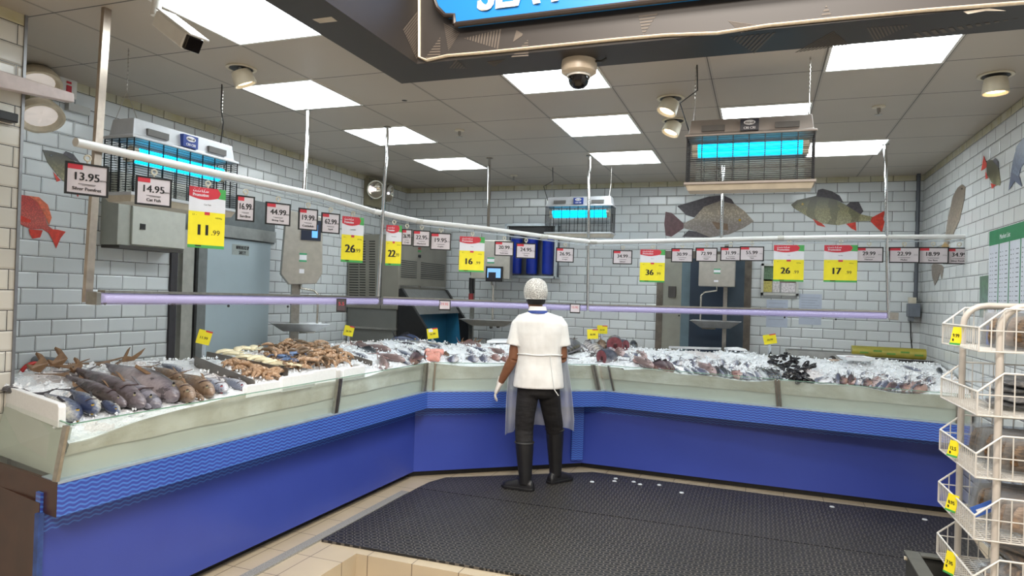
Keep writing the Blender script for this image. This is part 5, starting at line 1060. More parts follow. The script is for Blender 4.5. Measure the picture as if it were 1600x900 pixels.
# tuna pieces with red cut faces, pink roe, crab and cuttlefish
REDF = mat('red_flesh', (118, 62, 68), .25, 0, .35, 26); GREYSK = fish_mat('grey_tuna_skin', (70, 74, 88), (110, 112, 122), (176, 168, 164), .3, 20)
for px, py, s, rz, lb in ((947, 565, .075, -.6, 'tuna piece with dark red cut face at the front of the right-hand ice'), (960, 545, .085, .2, 'tuna piece with red cut face at the back near the yellow tags'), (972, 545, .06, .9, 'smaller tuna piece with red cut face right of the other at the back')):
    p = on_ice(px, py)+V((0, 0, s*.5)); t = thing('tuna_piece', lb, 'fish piece', p, rz)
    MB().loft([[V((r*math.cos(k*.5236), y, r*1.1*math.sin(k*.5236)))*s for k in range(12)] for y, r in ((-.8, .86), (-.78, .95), (0, 1.0), (.8, .9), (1.5, .55), (1.7, .1))]).build('skin', GREYSK, t, local=True, smooth=True)
    MB().lathe([(.9*s, 0), (.5*s, .0005), (.001, .001)], (0, -.806*s, 0), (0, -1, 0), 14).build('red_cut_face', REDF, t, local=True); MB().ball((.1*s, -.83*s, -.1*s), .22*s, .03*s, .3*s).build('cavity', mat('dark_cavity', (60, 20, 26), .3), t, local=True, smooth=True)
ROE = mat('pink_roe', (226, 160, 146), .25, 0, .15, 30, .002); random.seed(9)
for k, (px, py) in enumerate(((671, 560), (677, 556), (684, 561), (676, 565), (685, 556), (668, 555))):
    p = on_ice(px, py)+V((0, 0, .02)); m = MB(); m.tube([(-.06, 0, -.01), (-.03, .01, .012), (.02, -.005, .014), (.06, .01, -.008)], [.012, .03, .032, .01], 10); o = m.build('pink_roe', ROE, smooth=True); o.location = p; o.rotation_euler = (0, 0, k*1.1); tag(o, 'pink roe sac in the small heap at the far end of the left counter', 'roe', 'pink roe sacs in a heap')
# prawns
PR = NT('prawn_shell'); _o = PR.coord(); PR.base(PR.ramp(PR.noise(60, 4, _o), [(.3, lin((140, 106, 78))), (.55, lin((182, 148, 116))), (.75, lin((212, 186, 160)))])); PR.set(.25); PR.bump(PR.math('SINE', PR.math('MULTIPLY', PR.xyz(_o)[0], 420.0)), .001); PR = PR.m
PR2 = mat('dark_prawn_shell', (112, 92, 72), .25, 0, .3, 60)
def prawn(M):
    P = [V((.06*math.sin(a), 0, .055*math.cos(a)-.05)) for a in [(-1.5+2.7*i/8) for i in range(9)]]
    o = MB().tube(P, [.004, .008, .010, .0115, .0125, .013, .0125, .009, .002], 8).build('prawn', M, smooth=True, local=True)
    e = P[0]; MB().prism([e+V((0, -.002, 0)), e+V((-.012, -.012, -.022)), e+V((-.004, 0, -.026)), e+V((.0, .012, -.022))], (.002, .002, 0)).build('tail_fan', FB, o, local=True)
    h = P[-1]; MB().tube([h, h+V((.02, .012, .01)), h+V((.055, .03, -.008))], .0009, 4).build('feeler', FB, o, local=True)
    m = MB()
    for i in range(3, 8): q = P[i]*.78; m.tube([P[i]*.9, q+V((.0, .003, -.012))], .0012, 4)
    m.build('leg', FB, o, local=True); return o
P0, P1 = prawn(PR), prawn(PR2); PN = [0, 0]; random.seed(21)
def put_prawn(c, k=None, lb=None, grp=None):
    k = (0 if random.random() < .72 else 1) if k is None else k
    pr = (P0, P1)[k]; o = pr if PN[k] == 0 else copy_thing(pr); PN[k] += 1; s = random.uniform(.8, 1.3); o.scale = (s, s, s); o.location = c
    o.rotation_euler = (random.uniform(-1.7, 1.7), random.uniform(-.5, .5), random.uniform(0, 6.28))
    tag(o, lb or (('orange-brown', 'dark brown')[k]+' raw prawn in the big heap behind the white foam boards'), 'prawn', grp or (('orange-brown', 'dark brown')[k]+' prawns in the big heap'))
def inpoly(x, y, P):
    c = False; j = len(P)-1
    for i in range(len(P)):
        if (P[i][1] > y) != (P[j][1] > y) and x < (P[j][0]-P[i][0])*(y-P[i][1])/(P[j][1]-P[i][1])+P[i][0]: c = not c
        j = i
    return c
heap = [(424, 549), (500, 544), (548, 566), (535, 572), (500, 577), (456, 583), (436, 578), (420, 562)]
k = 0
while k < 190:
    x, y = random.uniform(420, 548), random.uniform(544, 583)
    if inpoly(x, y, heap): put_prawn(on_ice(x, y)+V((0, 0, random.uniform(.03, .075)))); k += 1
bay = [(345, 571), (390, 573), (402, 586), (444, 588), (420, 594), (403, 592), (380, 585)]; k = 0
while k < 42:
    x, y = random.uniform(345, 445), random.uniform(571, 594)
    if inpoly(x, y, bay): put_prawn(on_ice(x, y)+V((0, 0, random.uniform(.02, .04))), None, None, None) if False else put_prawn(on_ice(x, y)+V((0, 0, random.uniform(.02, .04))), 0, 'orange-brown raw prawn in the narrow bay between the two front steel dividers', 'prawns in the narrow bay'); k += 1
# cuttlefish and crabs between the dividers
CUT = mat('cuttle_white', (232, 220, 186), .25, 0, .12, 20); CRB = mat('crab_blue', (96, 120, 160), .3, 0, .3, 40)
random.seed(4)
for k, (px, py, rz) in enumerate(((330, 553, .4), (345, 556, 1.2), (362, 560, .2), (352, 551, 2.0), (382, 566, .8), (398, 567, 1.6), (412, 571, .3), (424, 574, 1.1), (372, 553, 2.2), (436, 577, .5))):
    p = on_ice(px, py)+V((0, 0, .025)); t = thing('cuttlefish', ('leftmost' if k == 0 else 'another')+' pale cuttlefish', 'cuttlefish', p, rz, 'pale cuttlefish behind the steel dividers'); t['label'] = 'pale yellowish cuttlefish lying on ice behind the steel dividers'
    MB().tube([(-.08, 0, -.01), (-.05, 0, .008), (0, 0, .014), (.05, 0, .01), (.06, 0, .006)], [.006, .026, .034, .028, .018], 10, flat=.5, up=(0, 0, 1)).build('mantle', CUT, t, local=True, smooth=True)
    MB().ball((.075, 0, .006), .02, .02, .014).build('head', CUT, t, local=True, smooth=True)
    m = MB()
    for q in range(5): m.tube([(.085, (q-2)*.007, .004), (.12, (q-2)*.016, .006), (.15, (q-2)*.022+.01, -.004)], [.005, .004, .001], 5)
    m.build('tentacle', CUT, t, local=True, smooth=True)
for k, (px, py) in enumerate(((440, 572), (456, 568), (447, 577))):
    p = on_ice(px, py)+V((0, 0, .07)); t = thing('crab', ('left', 'right', 'front')[k]+' one of three small blue crabs at the front of the prawn heap', 'crab', p, k*1.3, 'blue crabs')
    MB().ball((0, 0, 0), .045, .03, .014).build('shell', CRB, t, local=True, smooth=True); m = MB()
    for s in (-1, 1):
        m.tube([(s*.04, .01, 0), (s*.065, .035, .005), (s*.05, .06, .0)], [.007, .009, .002], 6)
    m.build('claw', CRB, t, local=True, smooth=True); m = MB()
    for s in (-1, 1):
        for q in range(3): m.tube([(s*.035, -.01*q, 0), (s*.07, -.014*q-.01, .008), (s*.085, -.016*q-.02, -.012)], .003, 5)
    m.build('leg', CRB, t, local=True)
# black mussels heap
MUS = mat('mussel_black', (22, 22, 28), .2, 0, .3, 30); random.seed(8); mp = None
heap = [(1205, 553), (1226, 553), (1252, 568), (1270, 580), (1268, 592), (1250, 600), (1212, 597), (1206, 575)]; k = 0
while k < 70:
    x, y = random.uniform(1200, 1272), random.uniform(552, 600)
    if not inpoly(x, y, heap): continue
    if mp is None:
        o = mp = MB().loft([[V((x_, r*.55*math.cos(q*.7854), r*math.sin(q*.7854)*.8+o_)) for q in range(8)] for x_, r, o_ in ((-.035, .002, .004), (-.02, .011, .002), (0, .017, 0), (.02, .017, -.001), (.033, .010, -.002), (.038, .002, -.002))]).build('mussel', MUS, smooth=True, local=True)
        MB().tube([(-.03, 0, -.004), (0, 0, -.0145), (.03, 0, -.011)], .0016, 5).build('shell_lip', mat('mussel_lip', (90, 84, 80), .3), mp, local=True)
    else: o = copy_thing(mp)
    s = random.uniform(.9, 1.5); o.scale = (s, s, s); o.location = on_ice(x, y)+V((0, 0, random.uniform(.015, .04))); o.rotation_euler = (random.uniform(-1.5, 1.5), random.uniform(-.6, .6), random.uniform(0, 6.28))
    tag(o, 'black mussel in the heap on the right-hand ice', 'mussel', 'black mussels in a heap'); k += 1
# yellow tags on clear stakes
for k, (cx, cy, W, H, base, tl, lb) in enumerate(((319, 527, 20, 22, (327, 556), -.25, 'tilted yellow price tag by the cold-room door behind the steel dividers'), (545, 517, 15, 16, (549, 536), -.2, 'tilted yellow price tag in front of the steel ice machine side'),
        (676, 521, 17, 16, (677, 538), .15, 'yellow price tag with white top in front of the blue chute'), (926, 522, 17, 15, (927, 546), .05, 'lower front one of two yellow tags right of the man'), (941, 515, 16, 13, (941, 540), .0, 'upper rear one of two yellow tags right of the man'), (1203, 530, 19, 15, (1203, 552), .2, 'yellow price tag standing right of the dark doorway'))):
    g = on_ice(*base); d = depth(g); c = ond(cx, cy, d); s = d/FPX; t = thing('ice_price_tag', lb, 'price tag', c, facing(c)+math.pi/2, 'yellow tags standing in the ice')
    w_, h = W*s/2, H*s/2; R = lambda x, z: (x*math.cos(tl)-z*math.sin(-tl)*-1, z*math.cos(tl)+x*math.sin(tl)*1)
    q = [R(x, z) for x, z in ((-w_, -h), (w_, -h), (w_, h), (-w_, h))]; MB().prism([(x, 0, z) for x, z in q], (0, .002, 0)).build('card', YELP, t, local=True)
    q = [R(x, z) for x, z in ((w_*.0, h*.78), (w_, h*.78), (w_, h), (0, h))]; MB().prism([(x, -.0006, z) for x, z in q], (0, .0006, 0)).build('red_corner', REDP, t, local=True)
    if k == 2: q = [R(x, z) for x, z in ((-w_*.7, h*.3), (w_*.1, h*.3), (w_*.1, h*.9), (-w_*.7, h*.9))]; MB().prism([(x, -.0006, z) for x, z in q], (0, .0006, 0)).build('white_patch', PAPER, t, local=True)
    m = MB(); add_text(m, ('11.99', '26.99', '16.99', '36.99', '34.99', '26.99')[k], 0, -h*.1, h*.36, .001, w_*1.1, .0006, X=(math.cos(tl), 0, math.sin(tl)), Z=(-math.sin(tl), 0, math.cos(tl))); m.build('price_lettering', INK, t, local=True)
    MB().box(-.012, .012, .002, .004, g.z-c.z-.02, -h*.6).build('clear_stake', clear('clear_stake', (232, 238, 244), .7, .1), t, local=True)
# ================================================================== THE FISHMONGER
SKIN = mat('brown_skin_tone', (134, 88, 62), .5, 0, .08, 30); COAT = NT('white_coat_cloth'); _g = COAT.n('ShaderNodeNewGeometry').outputs['Position']
COAT.base(COAT.ramp(COAT.noise(9, 3, _g), [(.3, lin((232, 228, 222))), (.7, lin((246, 243, 238)))])); COAT.set(.75); _w = COAT.n('ShaderNodeMapping'); _w.inputs['Scale'].default_value = (1, 1, .55); COAT.l(_g, _w.inputs[0]); COAT.bump(COAT.noise(6, 2, _w.outputs[0], .5), .05, .6); COAT = COAT.m
TRO = NT('black_trouser_cloth'); _g = TRO.n('ShaderNodeNewGeometry').outputs['Position']; TRO.base(TRO.mix(TRO.noise(14, 3, _g), lin((24, 22, 23)), lin((38, 35, 35)))); TRO.set(.85); _w = TRO.n('ShaderNodeMapping'); _w.inputs['Scale'].default_value = (.6, .6, 1.5); TRO.l(_g, _w.inputs[0]); TRO.bump(TRO.noise(11, 2, _w.outputs[0]), .03, .6); TRO = TRO.m
BOOT = mat('black_rubber_boot', (30, 29, 30), .42, 0, .15, 20); HAIR = mat('black_hair', (20, 17, 17), .6, 0, .3, 80)
MO = V((-3.155, -2.36, .016)); MR = V((.94, .34, 0)); MF = V((-.34, .94, 0))
def ml(x, y, z): return MO+MR*x+MF*y+V((0, 0, z))
def ring(c, rx, ry, z, n=20, p=2.3, tw=0):
    out = []
    for k in range(n):
        a = 2*math.pi*k/n; ca, sa = math.cos(a), math.sin(a)
        x = rx*math.copysign(abs(ca)**(2/p), ca); y = ry*math.copysign(abs(sa)**(2/p), sa)
        out.append(ml(c[0]+x*math.cos(tw)-y*math.sin(tw), c[1]+x*math.sin(tw)+y*math.cos(tw), z))
    return out
def fuse(mb, name, m, parent, vox=.008, smooth=2, sub=False):
    """join the overlapping volumes of mb into one continuous skin"""
    o = mb.build('tmp', m, None); md = o.modifiers.new('r', 'REMESH'); md.mode = 'VOXEL'; md.voxel_size = vox
    sm = o.modifiers.new('s', 'SMOOTH'); sm.factor = .6; sm.iterations = smooth
    dg = bpy.context.evaluated_depsgraph_get(); me = bpy.data.meshes.new_from_object(o.evaluated_get(dg)); me.name = name
    bpy.data.objects.remove(o); me.materials.clear(); me.materials.append(m); off = origin_of(parent)
    for v in me.vertices: v.co -= off
    me.polygons.foreach_set('use_smooth', [True]*len(me.polygons)); r = bpy.data.objects.new(name, me); link(r, parent); return r
man = thing('person', 'person in white short-sleeved coat, black trousers, boots and hairnet, back turned, at the counter', 'person', MO)
b = MB()
HC = (-.045, .03)
# head with face turned a little left
b.loft([ring((HC[0]*.6, HC[1]-.03), .052, .055, 1.40), ring((HC[0]*.9, HC[1]-.02), .050, .055, 1.47), ring((HC[0], HC[1]+.01), .062, .078, 1.505), ring(HC, .070, .092, 1.545), ring(HC, .074, .097, 1.59), ring(HC, .075, .098, 1.63), ring(HC, .068, .088, 1.665), ring(HC, .045, .06, 1.69), ring(HC, .01, .01, 1.70)])
fd = V((-.45, .89, 0)); lf = lambda f, s, z: ml(HC[0], HC[1], z)+(MR*fd.x+MF*fd.y)*f+(MR*fd.y-MF*fd.x)*s
b.tube([lf(.08, 0, 1.60), lf(.105, 0, 1.565), lf(.10, 0, 1.55)], [.010, .016, .012], 8); b.tube([lf(.075, -.02, 1.52), lf(.088, 0, 1.52), lf(.075, .02, 1.52)], [.008, .011, .008], 8); b.ball(lf(.06, 0, 1.485), .03, .03, .022); b.tube([lf(.085, -.035, 1.612), lf(.097, 0, 1.608), lf(.085, .035, 1.612)], .010, 8)
for s in (-1, 1): b.loft([[lf(-.005+r*math.cos(q*.785), s*(.070+o_), 1.572+1.5*r*math.sin(q*.785)) for q in range(8)] for r, o_ in ((.014, -.01), (.021, .008), (.017, .014))])
# trunk and legs under the clothes
b.loft([ring((0, 0), .13, .09, .80), ring((0, 0), .145, .095, .95), ring((0, .0), .135, .085, 1.08), ring((-.01, 0), .16, .10, 1.25), ring((-.01, 0), .175, .09, 1.36), ring((-.02, 0), .08, .06, 1.43)])
LEGL = [(-.085, 0, .86), (-.105, .01, .60), (-.105, .03, .46), (-.10, -.02, .12)]; LEGR = [(.09, .02, .86), (.125, .12, .60), (.155, .20, .48), (.175, .24, .14)]
for Lg in (LEGL, LEGR): b.tube([ml(*p) for p in Lg], [.085, .066, .055, .04], 12)
# arms
SL, EL, WL = ml(-.172, 0, 1.33), ml(-.215, -.01, 1.055), ml(-.315, .06, .845); SR, ER, WR = ml(.158, .0, 1.33), ml(.190, .01, 1.075), ml(.12, .25, 1.02)
def arm(S, E, W): b.tube([S, S.lerp(E, .5), E], [.052, .048, .040], 12); b.tube([E, E.lerp(W, .3), W], [.041, .043, .026], 12)
arm(SL, EL, WL); arm(SR, ER, WR)
def hand(mb, W, d, side, g=0.0, s=1.0):
    """palm, four bent fingers and a thumb; d: hand direction, side: palm width direction towards the thumb"""
    d = d.normalized(); side = (side-d*side.dot(d)).normalized(); n = d.cross(side)
    P = W+d*.045*s; e = .002+g
    mb.tube([W-d*.03, W+d*.01, W+d*.05*s, W+d*.085*s], [(.024+e, .022+e), (.030+e, .019+e), (.040+e, .016+e), (.037+e, .013+e)], 12, up=n)
    for k, (o_, L) in enumerate(((.028, .072), (.010, .080), (-.008, .074), (-.026, .058))):
        r0 = W+d*.078*s+side*o_; q = [r0, r0+(d*.92+n*.15)*L*.45*s, r0+(d*.92+n*.15)*L*.45*s+(d*.75+n*.55)*L*.33*s, r0+(d*.92+n*.15)*L*.45*s+(d*.75+n*.55)*L*.33*s+(d*.5+n*.8)*L*.24*s]
        mb.tube(q, [.0088+g, .0086+g, .0078+g, .0062+g], 8); mb.ball(q[-1], .0064+g)
    t0 = W+d*.02*s+side*.026; t = [t0, t0+(d*.55+side*.6+n*.2)*.04*s, t0+(d*.55+side*.6+n*.2)*.04*s+(d*.85+side*.1+n*.35)*.032*s]; mb.tube(t, [.013+g, .0105+g, .008+g], 8); mb.ball(t[-1], .008+g)
DL = ml(-.375, .06, .70)-WL; DR = (MF*1.0-MR*.45+V((0, 0, -.15)))
hand(b, WL, DL, MF); hand(b, WR, DR, V((0, 0, 1)))
fuse(b, 'body', SKIN, man, .0055, 3)
g = MB(); hand(g, WL, DL, MF, .0016, 1.02); g.tube([WL-DL.normalized()*.05, WL-DL.normalized()*.02, WL+DL.normalized()*.01], [.036, .031, .029], 12); fuse(g, 'glove', mat('white_latex', (228, 220, 212), .4, 0, .08, 40, .002), man, .0042, 1)
g = MB(); hand(g, WR, DR, V((0, 0, 1)), .0016, 1.02); g.tube([WR-DR.normalized()*.05, WR+DR.normalized()*.01], [.035, .029], 12); fuse(g, 'glove', mat('white_latex', (228, 220, 212)), man, .0042, 1)
# coat: trunk, sleeves, collar, then a flared skirt below the tie
c = MB()
c.loft([ring((0.0, .0), .208, .150, .832, 28), ring((0.0, .0), .200, .145, .92, 28), ring((-.0, .0), .186, .128, 1.02, 28), ring((-.0, .0), .178, .122, 1.095, 28), ring((-.005, 0), .190, .128, 1.18, 28), ring((-.008, 0), .205, .13, 1.28, 28), ring((-.01, 0), .205, .118, 1.36, 28), ring((-.012, 0), .165, .095, 1.415, 28), ring((-.022, .0), .078, .068, 1.445, 28), ring((-.025, .0), .066, .062, 1.45, 28)])
c.tube([ml(-.13, 0, 1.375), SL, SL.lerp(EL, .40), SL.lerp(EL, .60)], [.066, .068, .072, .080], 16); c.tube([ml(.12, 0, 1.375), SR, SR.lerp(ER, .40), SR.lerp(ER, .62)], [.066, .068, .072, .080], 16)
for k in range(7):      # standing folds in the back
    x = -.12+.04*k; c.tube([ml(x, -.108+abs(x)*.25, 1.30-.02*(k % 3)), ml(x*.7+.02, -.112+abs(x)*.2, 1.18), ml(x*.5+.02, -.112+abs(x)*.1, 1.11)], [.003, .011, .004], 6)
    x = -.15+.05*k; c.tube([ml(x*.55, -.112, 1.07), ml(x*.9, -.128+abs(x)*.2, .96), ml(x*1.1, -.130+abs(x)*.3, .845)], [.004, .013, .016], 6)
fuse(c, 'coat', COAT, man, .0075, 2)
MB().loft([ring((-.026, .0), r*1.0, r*1.05, z, 20) for r, z in ((.066, 1.43), (.062, 1.47), (.058, 1.485), (.066, 1.49), (.074, 1.465), (.08, 1.435))]).build('collar', COAT, man, smooth=True)
MB().loft([ring((-.024, -.002), r, r*1.05, z, 20) for r, z in ((.083, 1.432), (.080, 1.452), (.073, 1.458), (.076, 1.436))]).build('blue_collar_band', BLUEP, man, smooth=True)
# trousers and boots
c = MB(); c.loft([ring((0, 0), .150, .105, .93), ring((0, .0), .165, .115, .84), ring((0, .01), .160, .115, .78), ring((.0, .02), .13, .10, .75)])
c.tube([ml(-.078, 0, .82), ml(-.100, .005, .62), ml(-.105, .03, .47), ml(-.10, .0, .36)], [.095, .082, .076, .072], 16); c.tube([ml(.082, .02, .82), ml(.120, .11, .62), ml(.150, .18, .49), ml(.158, .21, .42)], [.095, .082, .076, .07], 16)
fuse(c, 'trousers', TRO, man, .008, 2)
def boot(top, ank, toe, z0):
    c = MB(); d = (toe-ank); d.z = 0; d.normalize(); s = V((d.y, -d.x, 0))
    c.tube([top, top.lerp(ank, .25), top.lerp(ank, .7), ank+V((0, 0, .02)), ank-V((0, 0, .05))], [.076, .072, .060, .054, .050], 16)
    h = V((ank.x, ank.y, z0)); P = []
    for f, w_, zt in ((-.075, .028, .06), (-.06, .040, .085), (-.01, .043, .11), (.05, .042, .095), (.11, .046, .072), (.16, .042, .058), (.19, .022, .045)):
        q = h+d*f; P.append([q+s*w_*math.cos(k*math.pi/7)+V((0, 0, zt*math.sin(k*math.pi/7)**.7 if 0 < k < 7 else 0)) for k in range(8)]+[q-s*w_*.9-V((0, 0, 0)), q+s*w_*.9])
    c.loft(P); o = fuse(c, 'boot', BOOT, man, .006, 2)
    m = MB(); m.prism([h+d*f+s*w_+V((0, 0, -.0)) for f, w_ in ((-.085, .0), (-.075, .036), (-.01, .046), (.06, .045), (.12, .050), (.17, .044), (.2, .018), (.2, -.018), (.17, -.044), (.12, -.05), (.06, -.045), (-.01, -.046), (-.075, -.036))], (0, 0, .022)); m.build('sole', mat('boot_sole', (22, 21, 22), .55), o, bevel=.004)
    MB().tube([top+V((.078*math.cos(k*.3927), .078*math.sin(k*.3927), -.004)) for k in range(17)], .005, 6, cap=False).build('top_band', mat('boot_band', (58, 56, 54), .5), o, smooth=True)
boot(ml(-.10, .0, .385), ml(-.085, -.02, .10), ml(-.30, .06, 0), .0165); boot(ml(.158, .205, .455), ml(.175, .225, .11), ml(.30, .33, 0), .0165)
# hair, net, apron
MB().loft([ring((HC[0]+.004, HC[1]-.014), rx, ry, z) for rx, ry, z in ((.066, .080, 1.505), (.077, .096, 1.53), (.081, .101, 1.575), (.080, .100, 1.615), (.070, .086, 1.652), (.045, .056, 1.678), (.01, .01, 1.69))]).build('hair', HAIR, man, smooth=True)
NET = NT('hair_net'); _o = NET.n('ShaderNodeNewGeometry').outputs['Position']; _v = NET.n('ShaderNodeTexVoronoi'); _v.feature = 'DISTANCE_TO_EDGE'; _v.inputs['Scale'].default_value = 70; NET.l(_o, _v.inputs['Vector'])
NET.base(lin((226, 222, 214))); NET.set(.7); NET.l(NET.math('MULTIPLY_ADD', NET.math('LESS_THAN', _v.outputs['Distance'], .09), .45, .50), NET.b.inputs['Alpha']); NET = NET.m
b = MB(); R = []
for k, (rx, ry, z) in enumerate(((.080, .099, 1.545), (.090, .110, 1.555), (.098, .117, 1.59), (.099, .118, 1.62), (.092, .110, 1.655), (.076, .092, 1.685), (.05, .062, 1.705), (.022, .028, 1.714), (.004, .004, 1.716))):
    r = ring((HC[0], HC[1]-.008), rx, ry, z, 36, 2.0); R.append([p+V((0, 0, .006*math.sin(j*1.7+k))) if 0 < k < 8 else p for j, p in enumerate(r)])
n = b.loft(R, cap=False).build('hair_net', NET, man, smooth=True)
MB().tube(ring((HC[0], HC[1]-.008), .082, .101, 1.553, 36)+[ring((HC[0], HC[1]-.008), .082, .101, 1.553, 36)[0]], .006, 6, cap=False).build('elastic_band', WHITE, n, smooth=True)
m = MB(); m.tube([p+V((0, 0, .003*math.sin(k))) for k, p in enumerate(ring((0, 0), .184, .127, 1.103, 32))]+[ring((0, 0), .184, .127, 1.103, 32)[0]], .006, 6, cap=False)
m.tube([ml(.08, -.13, 1.10), ml(.10, -.165, .95), ml(.12, -.165, .84), ml(.155, -.155, .79)], .004, 6); m.build('apron_string', WHITE, man, smooth=True)
APR = clear('apron_plastic', (240, 242, 248), .6, .25); R = []
for z, rx, ry, a0, a1, sh in ((1.36, .14, .16, .7, 2.44, 0), (1.12, .22, .18, .15, 2.95, 0), (.95, .25, .20, -.02, 3.0, 0), (.75, .27, .22, -.05, 3.05, .01), (.58, .28, .23, -.02, 3.08, .02), (.48, .28, .24, .02, 3.12, .02)):
    n = 28; R.append([ml(sh+rx*math.cos(a0+(a1-a0)*k/(n-1)), ry*math.sin(a0+(a1-a0)*k/(n-1))+.012*math.sin(k*1.9)*(1.4-z), z-(.05 if z < .5 and k > 20 else 0)) for k in range(n)])
vs = [p for r in R for p in r]; m = MB().add(vs, [(i*28+k, i*28+k+1, (i+1)*28+k+1, (i+1)*28+k) for i in range(5) for k in range(27)]); o = m.build('apron', APR, man, smooth=True); md = o.modifiers.new('thick', 'SOLIDIFY'); md.thickness = .002
# ================================================================== WIRE RACK AT THE RIGHT
RW = mat('rack_white_wire', (206, 203, 197), .4, .1, .04); RP_ = mat('rack_post_paint', (190, 183, 174), .42, .1, .06)
D1, D2 = 2.6, 3.09
rx0 = lambda d: .0
nr, fa = ond(1525, 709, D1), ond(1469, 671, D2)
RX, RDIR = V((1, .0, 0)), (V((fa.x-nr.x, fa.y-nr.y, 0))).normalized(); RLN = (V((fa.x-nr.x, fa.y-nr.y, 0))).length
RS = V((RDIR.y, -RDIR.x, 0)); RWD = .46          # across the rack, towards the right wall
RO = V((nr.x, nr.y, 0))
def rk(u, v, z): return RO+RDIR*u+RS*v+V((0, 0, z))
t = thing('wire_rack', 'white wire rack with sloping baskets of packed dried fish at the right edge', 'display rack', rk(RLN/2, RWD/2, 0))
for u in (.02, RLN-.02):
    P = [rk(u, .075, .0), rk(u, .075, 1.525)]+[rk(u, .075+.09-.09*math.cos(k*math.pi/10), 1.525+.09*math.sin(k*math.pi/10)) for k in range(1, 6)]+[rk(u, .40, 1.615)]+[rk(u, .40+.09*math.sin(k*math.pi/10), 1.525+.09*math.cos(k*math.pi/10)) for k in range(1, 6)]+[rk(u, .49, .0)]
    MB().tube(P, .0135, 10).build('frame_loop', RP_, t, smooth=True)
TZ = [ond(1527, 512, D1).z, ond(1525, 612, D1).z, ond(1525, 709, D1).z, ond(1517, 805, D1).z, ond(1512, 900, D1).z]
for k, z in enumerate(TZ):
    zb, zf, zt = z-.09, z-.0, z+.075; w_ = .0026; vb = .44
    m = MB(); L = RLN
    rim = [rk(0, 0, zf), rk(0, .085, zt), rk(0, vb, zt), rk(L, vb, zt), rk(L, .085, zt), rk(L, 0, zf), rk(0, 0, zf)]; m.tube(rim, .0042, 6)
    for zz in (zb,): m.tube([rk(0, .0, zz), rk(0, vb, zz), rk(L, vb, zz), rk(L, .0, zz), rk(0, .0, zz)], .0036, 6)
    for u, v in ((0, 0), (L, 0), (0, vb), (L, vb)): m.tube([rk(u, v, zb), rk(u, v, zf if v == 0 else zt)], .0036, 6)
    m.build('basket_rim', RW, t, smooth=True); m = MB()
    zm = z-.01
    m.tube([rk(0, .0, zm), rk(0, vb, zm)], w_, 5); m.tube([rk(L, .0, zm), rk(L, vb, zm)], w_, 5); m.tube([rk(0, vb, zm), rk(L, vb, zm)], w_, 5)
    for i in range(1, 11):
        v = vb*i/11; top = zf+(zt-zf)*min(1, v/.085)
        for u in (0, L): m.tube([rk(u, v, zb), rk(u, v, top)], w_, 5)
        m.tube([rk(0, v, zb), rk(L, v, zb)], w_*.8, 4)
    for i in range(1, 19):
        u = L*i/19; m.tube([rk(u, 0, zf), rk(u, 0, zb), rk(u, vb, zb), rk(u, vb, zt)], w_, 5)
    m.build('basket_mesh', RW, t)
# packs of dried fish
FILM = clear('pack_film', (246, 248, 250), .88, .10)
DRY = [NT(n_) for n_ in ('dried_fish_brown', 'dried_fish_grey', 'dried_fish_pale')]
for q, c1, c2, c3 in zip(DRY, ((96, 74, 52), (84, 80, 78), (170, 146, 128)), ((164, 128, 92), (146, 138, 130), (206, 178, 156)), ((62, 46, 36), (52, 50, 52), (140, 112, 92))):
    o_ = q.coord(); mp_ = q.n('ShaderNodeMapping'); mp_.inputs['Scale'].default_value = (1, 3.2, 1); q.l(o_, mp_.inputs[0]); nz = q.noise(22, 4, mp_.outputs[0], .6); q.base(q.ramp(nz, [(.32, lin(c3)), (.48, lin(c1)), (.66, lin(c2))])); q.set(.5); q.bump(nz, .006)
DRY = [q.m for q in DRY]
def pack_proto(M):
    o = MB().loft([[V((x, .085*a*math.cos(q*.5236), .013*a*math.sin(q*.5236)+.003*math.sin(x*60))) for q in range(12)] for x, a in ((-.13, .5), (-.12, .85), (-.06, 1), (.0, .95), (.06, 1), (.12, .8), (.13, .4))]).build('fish_pack', M, smooth=True, local=True)
    R = [[V((x, .10*a*math.cos(q*.5236)+.004*math.sin(x*90+q), .020*b_*math.sin(q*.5236)+.004*math.sin(x*70+q*2))) for q in range(12)] for x, a, b_ in ((-.165, 1, .05), (-.145, 1, .35), (-.08, 1.02, 1), (.0, 1, 1.1), (.08, 1.02, 1), (.145, 1, .35), (.165, 1, .05))]
    f = MB().loft(R).build('clear_film', FILM, o, smooth=True, local=True); return o
PK = [pack_proto(M) for M in DRY]; PKU = [0, 0, 0]; random.seed(17)
tiers = ('top', 'second', 'third', 'fourth', 'lowest')
